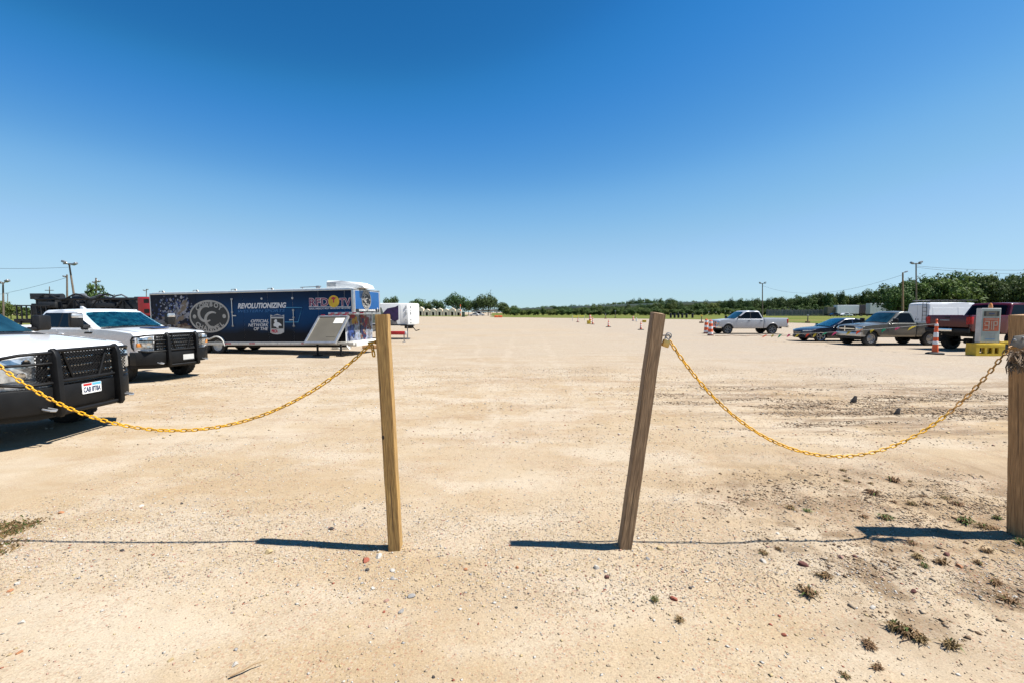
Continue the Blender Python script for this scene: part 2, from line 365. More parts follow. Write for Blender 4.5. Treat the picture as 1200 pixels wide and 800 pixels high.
def copy_obj(o, name=None, parent=None, loc=None, rot=None, sc=None):
    c = o.copy()
    link(c); c.parent = parent
    if loc is not None: c.location = loc
    if rot is not None: c.rotation_euler = rot
    if sc is not None: c.scale = sc
    return c
def thing(name, label, cat, loc=(0, 0, 0), rotz=0, group=None):
    o = bpy.data.objects.new(name, None); COL.objects.link(o); o.empty_display_size = .2
    o.location = loc; o.rotation_euler = (0, 0, rotz); return tag(o, label, cat, group)
def tag(o, label, cat, group=None):
    o['label'] = label; o['category'] = cat
    if group: o['group'] = group
    return o
def dup(root, loc, rotz=0, label=None, group=None, scale=None):
    r = root.copy(); COL.objects.link(r); r.location = loc; r.rotation_euler = (root.rotation_euler.x, root.rotation_euler.y, rotz)
    if scale: r.scale = scale
    if label: r['label'] = label
    if group: r['group'] = group
    for ch in list(root.children):
        c = ch.copy(); COL.objects.link(c); c.parent = r
        for g in list(ch.children):
            d = g.copy(); COL.objects.link(d); d.parent = c
    return r
def BM(): return bmesh.new()
def add_box(bm, c, s, rot=None, bev=0):
    g = bmesh.ops.create_cube(bm, size=1)['verts']
    for v in g: v.co = Vector((v.co.x*s[0], v.co.y*s[1], v.co.z*s[2]))
    if bev:
        es = list({e for v in g for e in v.link_edges})
        r = bmesh.ops.bevel(bm, geom=es, offset=bev, segments=2, affect='EDGES', profile=.5)
        g = list({v for f in r['faces'] for v in f.verts} | {v for v in g if v.is_valid})
    if rot is not None: bmesh.ops.transform(bm, matrix=rot.to_4x4(), verts=g)
    bmesh.ops.translate(bm, vec=Vector(c), verts=g); return g
def box(c, s, rot=None, bev=0):
    bm = BM(); add_box(bm, c, s, rot, bev); return bm
def add_tube(bm, pts, r, seg=8, closed=False, caps=True):
    pts = [Vector(p) for p in pts]; n = len(pts); rings = []
    up = Vector((0, 0, 1)); prev = None
    for i, p in enumerate(pts):
        if closed: t = pts[(i+1) % n]-pts[i-1]
        else: t = pts[min(i+1, n-1)]-pts[max(i-1, 0)]
        t.normalize()
        a = prev if prev is not None else (Vector((1, 0, 0)) if abs(t.z) > .9 else up)
        a = (a-t*a.dot(t))
        if a.length < 1e-4: a = t.orthogonal()
        a.normalize(); b = t.cross(a); prev = a
        rr = r[i] if isinstance(r, (list, tuple)) else r
        rings.append([bm.verts.new(p+rr*(math.cos(2*PI*k/seg)*a+math.sin(2*PI*k/seg)*b)) for k in range(seg)])
    m = n if closed else n-1
    for i in range(m):
        A, B = rings[i], rings[(i+1) % n]
        for k in range(seg): bm.faces.new((A[k], A[(k+1) % seg], B[(k+1) % seg], B[k]))
    if caps and not closed:
        bm.faces.new(rings[0][::-1]); bm.faces.new(rings[-1])
def tube(pts, r, seg=8, closed=False):
    bm = BM(); add_tube(bm, pts, r, seg, closed); return bm
def add_lathe(bm, prof, seg=24, mtx=None, close=False):
    """prof: (radius, height) along local z"""
    mtx = mtx or Matrix(); rings = []
    for r, h in prof:
        if r < 1e-5: rings.append([bm.verts.new(mtx @ Vector((0, 0, h)))])
        else: rings.append([bm.verts.new(mtx @ Vector((r*math.cos(2*PI*k/seg), r*math.sin(2*PI*k/seg), h))) for k in range(seg)])
    prs = list(zip(rings, rings[1:])) + ([(rings[-1], rings[0])] if close else [])
    for A, B in prs:
        for k in range(seg):
            k2 = (k+1) % seg
            if len(A) == 1 and len(B) == 1: continue
            if len(A) == 1: bm.faces.new((A[0], B[k2], B[k]))
            elif len(B) == 1: bm.faces.new((A[k], A[k2], B[0]))
            else: bm.faces.new((A[k], A[k2], B[k2], B[k]))
def lathe(prof, seg=24, mtx=None, close=False):
    bm = BM(); add_lathe(bm, prof, seg, mtx, close); return bm
AX = {'y': lambda a, b, d: Vector((a, d, b)), 'x': lambda a, b, d: Vector((d, a, b)), 'z': lambda a, b, d: Vector((a, b, d))}
def add_prism(bm, outline, d0, d1, axis='y', bev=0, cuts=None, deform=None, seg=2):
    """closed outline extruded along an axis, its rim bevelled, cut into strips and bent by deform"""
    f = AX[axis]; t = BM()
    A = [t.verts.new(f(a, b, d0)) for a, b in outline]; B = [t.verts.new(f(a, b, d1)) for a, b in outline]
    n = len(A); fa = t.faces.new(A); fb = t.faces.new(B[::-1])
    for i in range(n): t.faces.new((A[i], B[i], B[(i+1) % n], A[(i+1) % n]))
    if bev:
        es = list(set(fa.edges) | set(fb.edges))
        bmesh.ops.bevel(t, geom=es, offset=bev, segments=seg, affect='EDGES', profile=.5, clamp_overlap=True)
    bmesh.ops.recalc_face_normals(t, faces=t.faces)
    if cuts:
        bmesh.ops.triangulate(t, faces=[q for q in t.faces if len(q.verts) > 4])
        for no, vals in cuts:
            for v in vals:
                bmesh.ops.bisect_plane(t, geom=t.verts[:]+t.edges[:]+t.faces[:], plane_co=Vector(no)*v, plane_no=Vector(no), dist=1e-5)
    if deform:
        for v in t.verts: v.co = deform(v.co)
    me = bpy.data.meshes.new('tmp'); t.to_mesh(me); t.free(); bm.from_mesh(me); bpy.data.meshes.remove(me)
def prism(*a, **k):
    bm = BM(); add_prism(bm, *a, **k); return bm
def frange(a, b, s):
    n = max(1, int(round((b-a)/s))); return [a+(b-a)*i/n for i in range(1, n)]
def rrect(w, h, r, n=4, cx=0, cy=0):
    o = []
    for (sx, sy, a0) in ((1, 1, 0), (-1, 1, 90), (-1, -1, 180), (1, -1, 270)):
        for k in range(n+1):
            a = rad(a0+90*k/n); o.append((cx+sx*(w/2-r)+r*math.cos(a), cy+sy*(h/2-r)+r*math.sin(a)))
    return o
def text_mesh(txt, wd, ht, shear=0, bold=.0, thick=.004):
    cu = bpy.data.curves.new('txt', 'FONT'); cu.body = txt; cu.align_x = 'CENTER'; cu.align_y = 'CENTER'; cu.size = 1
    cu.shear = shear; cu.offset = bold; cu.extrude = .01; cu.resolution_u = 3
    o = bpy.data.objects.new('txt', cu); COL.objects.link(o)
    dg = bpy.context.evaluated_depsgraph_get(); me = bpy.data.meshes.new_from_object(o.evaluated_get(dg))
    bpy.data.objects.remove(o); bpy.data.curves.remove(cu)
    v = np.empty(len(me.vertices)*3); me.vertices.foreach_get('co', v); v = v.reshape(-1, 3)
    lo, hi = v.min(0), v.max(0); c = (lo+hi)/2; sz = hi-lo
    sy = ht/sz[1]; sx = (wd/sz[0]) if wd else sy
    v = (v-c)*np.array([sx, sy, thick/max(sz[2], 1e-6)]); me.vertices.foreach_set('co', v.ravel()); me.update()
    return me
def text(name, txt, wd, ht, loc, rot, m, parent=None, shear=0, bold=.0, label=None):
    me = text_mesh(txt, wd, ht, shear, bold); finish(me, m, 0); me.name = name
    o = bpy.data.objects.new(name, me); link(o, parent); o.location = loc; o.rotation_euler = rot
    if label: o['label'] = label
    return o
# ------------------------------------------------------------------ ground, fields
def graded(lo, flo, fhi, hi, step, g=1.07):
    a = list(np.arange(flo, fhi, step)); s = step; x = a[-1]
    while x < hi: s *= g; x += s; a.append(x)
    s = step; x = flo
    while x > lo: s *= g; x -= s; a.insert(0, x)
    return np.array(a)
gx = graded(-9000, -4.4, 5.2, 9000, .034); gy = graded(-60, 1.7, 8.5, 12000, .036)
GX, GY = np.meshgrid(gx, gy); GZ = H(GX, GY)
nx_, ny_ = len(gx), len(gy)
vv = np.stack([GX, GY, GZ], -1).reshape(-1, 3)
ii = (np.arange(ny_-1)[:, None]*nx_+np.arange(nx_-1)[None]).reshape(-1)
ff = np.stack([ii, ii+1, ii+1+nx_, ii+nx_], 1)
me = bpy.data.meshes.new('ground'); me.vertices.add(len(vv)); me.vertices.foreach_set('co', vv.ravel())
me.loops.add(ff.size); me.loops.foreach_set('vertex_index', ff.ravel()); me.polygons.add(len(ff)); me.polygons.foreach_set('loop_start', np.arange(0, ff.size, 4))
me.update(calc_edges=True); me.materials.append(M['ground']); me.shade_smooth()
o = link(bpy.data.objects.new('ground', me)); o['kind'] = 'structure'
def field(name, poly, z, m, label=None):
    """a sheet of grass with a ragged edge"""
    pts = []
    n = len(poly)
    for i in range(n):
        a = Vector(poly[i]+(0,)) if len(poly[i]) == 2 else Vector(poly[i]); b = Vector(poly[(i+1) % n]+(0,))
        k = max(1, min(60, int((b-a).length/2.5)))
        for j in range(k):
            p = a.lerp(b, j/k); q = 1.3 if j else 0
            pts.append((p.x+random.uniform(-q, q), p.y+random.uniform(-q, q), z))
    bm = BM(); bm.faces.new([bm.verts.new(p) for p in pts]); bmesh.ops.triangulate(bm, faces=bm.faces[:])
    o = obj(name, bm, m, None, 0); o['kind'] = 'structure'; return o
def g2(px, py): p = gp(px, py); return (p.x, p.y)
field('grass_field', [g2(575, 371.6), g2(640, 372.6), g2(742, 373.6), g2(800, 374.2), g2(850, 375.3), g2(895, 377.0), g2(945, 378.6), g2(1000, 380), (260, 62), (900, 75), (900, 900), (-40, 900)], .02, M['field'])
field('grass_verge', [(-64, 36), (-50, 52), (-62, 130), (-70, 300), (-400, 300), (-300, 36)], .02, M['field'])
field('lawn_strip', [g2(478, 370.9), g2(545, 371.2), (-30, 320), (-90, 320)], .024, M['field'])

# ------------------------------------------------------------------ wheels and vehicles
RY = Matrix.Rotation(-PI/2, 4, 'X')          # lathe axis z -> +y
def wheel_mesh(R, w, rr, rim, spokes, style):
    h = w/2
    t = lathe([(rr, -h*.9), (rr*1.06, -h), (R*.9, -h), (R*.985, -h*.8), (R, -h*.55), (R, h*.55), (R*.985, h*.8), (R*.9, h), (rr*1.06, h), (rr, h*.9), (rr*.97, h*.35), (0.0, h*.3)], 32, RY)
    # tread blocks
    for k in range(28):
        a = 2*PI*k/28
        for s in (-1, 1):
            q = Matrix.Rotation(a+(.06 if s > 0 else 0), 3, 'Y')
            add_box(t, q @ Vector((R+.002, s*h*.45, 0)), (.016, h*.62, R*.13), q)
    r = BM()
    add_lathe(r, [(rr*.90, h*.62), (rr*.95, h*.9), (rr*1.05, h*1.0), (rr*1.05, h*.9), (rr*.98, h*.5), (rr*.90, h*.45)], 28, RY, True)
    if style == 'steel':
        add_lathe(r, [(0, h*.95), (rr*.22, h*.93), (rr*.30, h*.72), (rr*.55, h*.62), (rr*.66, h*.80), (rr*.80, h*.72), (rr*.93, h*.5)], 24, RY)
    else:
        add_lathe(r, [(0, h*.9), (rr*.2, h*.88), (rr*.27, h*.72), (rr*.24, h*.5), (0, h*.5)], 16, RY)
        for k in range(spokes):
            a = 2*PI*k/spokes
            for d in ((-.13, .13) if style == 'split' else (0,)):
                q = Matrix.Rotation(a+d, 3, 'Y')
                add_box(r, q @ Vector((rr*.58, h*.66, 0)), (rr*.74, h*.28, rr*(.13 if style == 'split' else .22)), q, rr*.02)
    return t, r, rim
def add_wheels(root, xs, W, R, w, rr, rim, spokes=6, style='alloy', inset=.03):
    first = None
    for x in xs:
        for s in (1, -1):
            if first is None:
                t, r, m = wheel_mesh(R, w, rr, rim, spokes, style)
                a = obj('wheel', t, M['rubber'], root); b = obj('rim', r, M[m], a); first = (a, b)
            else:
                a = copy_obj(first[0], parent=root); b = copy_obj(first[1], parent=a)
            a.location = (x, s*(W-w/2-inset), R); a.rotation_euler = (0, random.uniform(0, 6), 0 if s > 0 else PI)
def arch(cx, cz, Ra, za, zb, n=12):
    a0 = PI-math.asin((za-cz)/Ra); a1 = math.asin((zb-cz)/Ra)
    return [(cx+Ra*math.cos(a0+(a1-a0)*k/n), cz+Ra*math.sin(a0+(a1-a0)*k/n)) for k in range(n+1)]
def deformer(W, zs, zb, zr, tin, xF, nose, xT, tail, xc, crown=.045, hw=1.1, bulge=.02):
    def d(v):
        x, y, z = v; t = abs(y)/W
        if z > zb: s = 1-tin*min(1.3, (z-zb)/(zr-zb))/W
        else:
            q = (zb-z)/(zb-zs); s = 1+(bulge*math.sin(min(q, 1.2)*PI*.62)-.045*max(0, q)**2)/W
        a = min(1, max(0, (x-(xF-hw))/hw)); x2 = x-nose*a*a*t*t
        b = min(1, max(0, ((xT+.6)-x)/.6)); x2 += tail*b*b*t*t
        z2 = z
        if x > xc-.3 and z > zb-.35: z2 -= crown*t*t*min(1, (z-zb+.35)/.25)*min(1, (x-xc+.3)/.5)
        if z > zb: x2 -= .10*t*t*min(1, max(0, (x-xc+1.2)/.8))*min(1, (z-zb)/.1); z2 -= .035*t*t*(z-zb)/(zr-zb)
        return Vector((x2, y*s, z2))
    return d
XC = lambda a, b, s=.22: ((1, 0, 0), frange(a, b, s))
ZC = lambda a, b, s=.13: ((0, 0, 1), frange(a, b, s))
YC = lambda a, b, s=.2: ((0, 1, 0), frange(a, b, s))
def both(bm, outline, y0, y1, **k):
    for s in (1, -1): add_prism(bm, outline, s*y0, s*y1, **k)

def pickup(name, label, loc, rotz, p):
    root = thing(name, label, 'pickup truck', loc, rotz)
    L_, W = p['L'], p['W']; F = L_/2; T = -L_/2
    X = lambda q: F-q
    zs, zb, zr, zbed, R = p['zs'], p['zb'], p['zr'], p['zbed'], p['R']
    xc, xw, xr, xb = X(p['c']), X(p['w']), X(p['r']), X(p['b']); xf, xk = X(p['xf']), X(p['xk'])
    Ra = R*p.get('ar', 1.2); zn = p.get('zn', zs+.08); zhf, zhc = p['zhf'], zb+.01
    pa = M[p['paint']]
    D = deformer(W, zs, zb, zr, p.get('tin', .16), F, p.get('nose', .16), T, .05, xc, p.get('crown', .045))
    cuts = [XC(T-.1, F+.1), ZC(zs-.1, zr+.1), YC(-W, W, .25)]
    bf = p.get('bump_d', .0)
    ou = [(xb, zs)]+arch(xf, R, Ra, zs, zn)+[(F-.10, zn), (F-.03, zn+.10), (F, zhf-.25), (F-.02, zhf-.09), (F-.09, zhf-.02), (F-.22, zhf+.01), (F-.7, zhf+(zhc-zhf)*.55), (xc+.35, zhc-.005), (xc, zhc), (xb, zb)]
    obj('body', prism(ou, -W, W, bev=.055, cuts=cuts, deform=D), pa, root)
    # cab roof and pillars
    g = [(xc, zb-.02), (xw, zr-.05), (xw-.10, zr-.01), ((xw+xr)/2, zr), (xr+.08, zr-.015), (xr, zr-.06), (xb, zb-.02)]
    Wg = W-.03
    obj('cab', prism(g, -Wg, Wg, bev=.06, cuts=cuts, deform=D), pa, root)
    # shut lines of the bonnet and the black scuttle below the glass
    hx_ = [F-.22, F-.7, xc+.35, xc+.02]; hz_ = [zhf+.01, zhf+(zhc-zhf)*.55, zhc-.005, zhc]
    for s in (1, -1):
        pts = []
        for k in range(13):
            x = F-.26+(xc+.06-F+.26)*k/12; z = float(np.interp(-x, [-q for q in hx_], hz_)); pts.append(D(Vector((x, s*W*.80, z)))+Vector((0, 0, .0015)))
        obj('bonnet_seam', tube(pts, .0055, 5), M['chassis_black'], root)
    obj('scuttle', prism([(xc-.03, zb+.0), (xc+.11, zb+.0), (xc+.11, zb+.014), (xc-.03, zb+.034)], -W+.13, W-.13, cuts=[YC(-W, W, .15)], deform=D), M['black_plastic'], root)
    # glass
    sl_ = (xw-xc)/(zr-zb)
    a0 = xc+sl_*.06-.12; zt = zr-.095; a1 = xc+sl_*(zt-zb)-.13
    r0 = xb+.11; r1 = xb+(xr-xb)*(zt-zb)/(zr-zb)+.11
    xm = X(p['m']) if 'm' in p else None
    zl = zb+.02
    if xm is not None:
        wins = [[(a0-.02, zl), (a0-.0, zl+.06), (a1, zt-.03), (a1-.06, zt), (xm+.035, zt), (xm+.035, zl)], [(xm-.035, zl), (xm-.035, zt), (r1+.05, zt), (r1, zt-.05), (r0, zl)]]
    else:
        wins = [[(a0-.02, zl), (a0, zl+.06), (a1, zt-.03), (a1-.06, zt), (r1+.05, zt), (r1, zt-.05), (r0, zl)]]
    for s in (1, -1):
        if xm is not None: obj('pillar_trim', prism([(xm-.04, zl), (xm-.04, zt), (xm+.04, zt), (xm+.04, zl)], s*(Wg-.02), s*(Wg+.002), cuts=cuts, deform=D), M['black_plastic'], root)
        for wp in wins:
            obj('side_window', prism(wp, s*(Wg-.02), s*(Wg+.005), cuts=cuts, deform=D), M[p.get('glass', 'dark_glass')], root)
    def slab(p0, p1, th, off, wd, **k):
        d = Vector((p1[0]-p0[0], p1[1]-p0[1])); n = Vector((d.y, -d.x)).normalized()
        if n.y < 0: n = -n
        q = [(p0[0]+n.x*off, p0[1]+n.y*off), (p1[0]+n.x*off, p1[1]+n.y*off), (p1[0]+n.x*(off+th), p1[1]+n.y*(off+th)), (p0[0]+n.x*(off+th), p0[1]+n.y*(off+th))]
        return prism(q, -wd, wd, cuts=[YC(-wd, wd, .1)]+cuts[1:2], deform=D, **k)
    w0 = (xc+sl_*.045, zb+.045); w1 = (xc+sl_*(zr-zb-.10), zr-.10)
    if p.get('shade'):
        sh = slab(w0, w1, .004, .003, Wg-.14)
        for v in sh.verts:
            v.co += Vector((.7, 0, .7))*.016*(float(vn(v.co.y*9, v.co.z*11+v.co.x*3, 21)))
        obj('sunshade', sh, M['sunshade'], root)
        obj('windshield', slab(w0, w1, .004, .020, Wg-.10), M['screen_glass'], root)
    else:
        obj('windshield', slab(w0, w1, .008, .002, Wg-.10), M[p.get('wglass', 'blue_glass')], root)
    wb0, wb1 = (xb+(xr-xb)*.1, zb+.08), (xb+(xr-xb)*.8, zr-.12)
    d = Vector((wb1[0]-wb0[0], 0, wb1[1]-wb0[1])).normalized()
    q = [(wb0[0], wb0[1]), (wb1[0], wb1[1]), (wb1[0]-.012, wb1[1]), (wb0[0]-.012, wb0[1])]
    obj('rear_window', prism(q, -Wg+.16, Wg-.16, cuts=[YC(-W, W)], deform=D), M['dark_glass'], root)
    # doors
    doors = [(X(p['d0']), xm if xm is not None else xb+.05)]
    if xm is not None: doors.append((xm, xb+.05))
    zd = zs+.09
    for s in (1, -1):
        for i, (xa, xz) in enumerate(doors):
            dp = [(xa-.012, zd), (xa-.012, zb-.03), (xz+.012, zb-.03), (xz+.012, zd)]
            if i == 1 or xm is None:
                ax = xk+math.sqrt(max(0, Ra*Ra-(zd+.2-R)**2)) if 0 else xz
            dr = obj('door', prism(dp, s*(W-.03), s*(W+.006), bev=.004, cuts=cuts, deform=D, seg=1), pa, root)
            hx = xz+.17; zh = zb-.16
            obj('handle', prism(rrect(.19, .04, .015, 2, hx, zh), s*(W+.0), s*(W+.035), bev=.008, deform=D), M[p.get('handle', 'black_plastic')], dr)
    # bed: two sides, front wall, floor
    b = BM()
    bo = [(xb-.025, zs+.02), (xb-.025, zbed), (T+.02, zbed), (T, zbed-.06), (T, zs+.22), (T+.10, zs+.12)]+[q for q in arch(xk, R, Ra, zs+.12, zs+.02)]
    both(b, bo, W-.09, W, bev=.02, cuts=cuts, deform=D)
    add_box(b, ((xb-.06), 0, (zbed+zs)/2+.1), (.05, 2*W-.2, zbed-zs-.26))
    add_box(b, ((xb+T)/2, 0, zs+.38), (xb-T-.1, 2*W-.19, .05))
    obj('bed', b, pa, root)
    tg = prism([(-W+.10, zs+.30), (W-.10, zs+.30), (W-.10, zbed-.01), (-W+.10, zbed-.01)], T-.015, T+.05, axis='x', bev=.015, cuts=[YC(-W, W, .3)], deform=D)
    t_ = obj('tailgate', tg, pa, root)
    obj('handle', box((T-.02, 0, zbed-.11), (.02, .22, .06), None, .008), M['black_plastic'], t_)
    for s in (1, -1):
        obj('tail_light', prism([(T-.022, zbed-.42), (T-.022, zbed-.08), (T+.13, zbed-.08), (T+.10, zbed-.42)], s*(W-.20), s*(W+.006), bev=.006, deform=D), M['red_lens'], root)
    rb = prism([(-W+.02, zs+.05), (W-.02, zs+.05), (W-.02, zs+.24), (-W+.02, zs+.24)], T-.12, T+.02, axis='x', bev=.03, cuts=[YC(-W, W, .25)], deform=D)
    obj('rear_bumper', rb, M[p.get('rbump', 'chrome')], root)
    obj('license_plate', box((T-.135, 0, zs+.16), (.012, .30, .14)), M['dull_white'], root)
    # underside
    ch = BM(); add_box(ch, ((F-.35+T+.3)/2, 0, zs+.04), (L_-.65, W*1.1, .16)); add_box(ch, ((xc+xb)/2, 0, zs+.10), (xc-xb+.5, 2*W-.22, .22))
    for x in (xf, xk):
        add_tube(ch, [(x, -W+.2, R), (x, W-.2, R)], .055, 8)
        add_box(ch, (x, 0, R+Ra*.62), (2*Ra*.98, 2*W-.5, .3)); add_box(ch, (x, 0, R), (.3, .3, .26), None, .05)
    obj('chassis', ch, M['chassis_black'], root)
    # front end
    z0, z1 = p['grille']
    if p.get('style') == 'ram':
        gw = W*.62
        gr = obj('grille', prism(rrect(2*gw, z1-z0, .06, 3, 0, (z0+z1)/2), F-.12, F+.025, axis='x', bev=.02, cuts=[YC(-W, W)], deform=D), M['black_plastic'], root)
        bb = BM(); add_box(bb, (F+.03, 0, (z0+z1)/2), (.03, .07, z1-z0)); add_prism(bb, [(-gw, (z0+z1)/2-.03), (gw, (z0+z1)/2-.03), (gw, (z0+z1)/2+.03), (-gw, (z0+z1)/2+.03)], F+.0, F+.045, axis='x', cuts=[YC(-W, W)], deform=D)
        obj('grille_bar', bb, M['chrome'], gr)
    else:
        gw = W*p.get('gw', .60)
        gr = obj('grille', prism(rrect(2*gw, z1-z0, .06, 3, 0, (z0+z1)/2), F-.12, F+.015, axis='x', bev=.012, cuts=[YC(-W, W)], deform=D), M['black_plastic'], root)
        n = p.get('bars', 4)
        for k in range(n):
            z = z0+(z1-z0)*(k+.7)/(n+.4)
            obj('grille_bar', prism([(-gw+.03, z-.018), (gw-.03, z-.018), (gw-.03, z+.018), (-gw+.03, z+.018)], F-.0, F+.035, axis='x', bev=.006, cuts=[YC(-W, W)], deform=D), M[p.get('barm', 'chrome')], gr)
    h0, h1 = p['lamp']
    for s in (1, -1):
        hl = [(gw+.02, h0), (gw+.02, h1), (W*.985, h1-.03), (W*.985, h0+.03)]
        if s < 0: hl = [(-a, z) for a, z in hl][::-1]
        lm = obj('headlight', prism(hl, F-.30, F+.012, axis='x', bev=.015, cuts=[YC(-W, W, .12), XC(F-.3, F, .1)], deform=D), M['headlamp'], root)
        for (yy, zz) in p.get('bulbs', ((gw+.10, (h0+h1)/2),)):
            add = lathe([(0, .01), (.05, .015), (.058, .0)], 12, Matrix.Translation((F-.03, s*yy, zz)) @ Matrix.Rotation(PI/2, 4, 'Y'))
            for v in add.verts: v.co = D(v.co)+Vector((.03, 0, 0))
            obj('bulb', add, M['chrome'], lm)
        if p.get('turn', True): obj('turn_signal', prism([(s*(W*.90), h0+.05), (s*(W*.90), h0+.14), (s*(W*.99), h0+.14), (s*(W*.99), h0+.05)], F-.26, F+.016, axis='x', bev=.004, cuts=[XC(F-.3, F, .1)], deform=D), M['amber_lens'], lm)
    if p.get('fbump', True):
        fb = prism([(-W+.01, zn-.06), (W-.01, zn-.06), (W-.01, z0-.03), (-W+.01, z0-.03)], F-.35, F+.09, axis='x', bev=.04, cuts=[YC(-W, W, .2)], deform=D)
        obj('front_bumper', fb, M[p.get('fbm', 'chrome')], root)
        obj('air_dam', prism([(-W+.12, zn-.20), (W-.12, zn-.20), (W-.06, zn-.05), (-W+.06, zn-.05)], F-.3, F+.02, axis='x', bev=.02, cuts=[YC(-W, W, .2)], deform=D), M['black_plastic'], root)
    # mirrors
    mh, mo = p.get('mir', (.22, .20))
    for s in (1, -1):
        xm_ = a0-.10+.02; m_ = BM()
        add_box(m_, (xm_, s*(W+mo), zb+mh*.62), (.14, .24 if mh < .3 else .27, mh), Matrix.Rotation(s*.12, 3, 'Z'), .035)
        mr_ = obj('mirror', m_, M[p.get('mirm', 'black_plastic')], root)
        a_ = BM(); add_tube(a_, [(xm_+.02, s*(W-.05), zb+.06), (xm_, s*(W+mo*.6), zb+mh*.2)], .035, 8)
        if mh > .3: add_tube(a_, [(xm_, s*(W-.03), zb+.02), (xm_-.0, s*(W+mo*.5), zb+.02)], .05, 8)
        obj('mirror_arm', a_, M['black_plastic'], mr_)
        obj('mirror_glass', box((xm_-.075, s*(W+mo), zb+mh*.62), (.008, .19, mh*.8)), M['dark_glass'], mr_)
        if p.get('mcap'):
            obj('mirror_cap', box((xm_+.045, s*(W+mo), zb+mh*.90), (.09, .25, mh*.34), Matrix.Rotation(s*.12, 3, 'Z'), .03), M['alu'], mr_)
    add_wheels(root, (xf, xk), W, R, p.get('ww', .28), p['rr'], p.get('rim', 'alloy'), p.get('spokes', 6), p.get('wst', 'alloy'))
    # wheel arch mouldings
    for s in (1, -1):
        for x, zA in ((xf, zn), (xk, zs+.12)):
            o1 = arch(x, R, Ra+.035, zs, zA); o2 = arch(x, R, Ra-.02, zs, zA)[::-1]
            obj('wheel_arch', prism(o1+o2, s*(W-.06), s*(W+.012), bev=.006, cuts=[((0, 0, 1), frange(zs, zs+.8, .2))], deform=D, seg=1), M[p.get('flare', p['paint'])], root)
    root['_D'] = 0
    del root['_D']
    return root, D

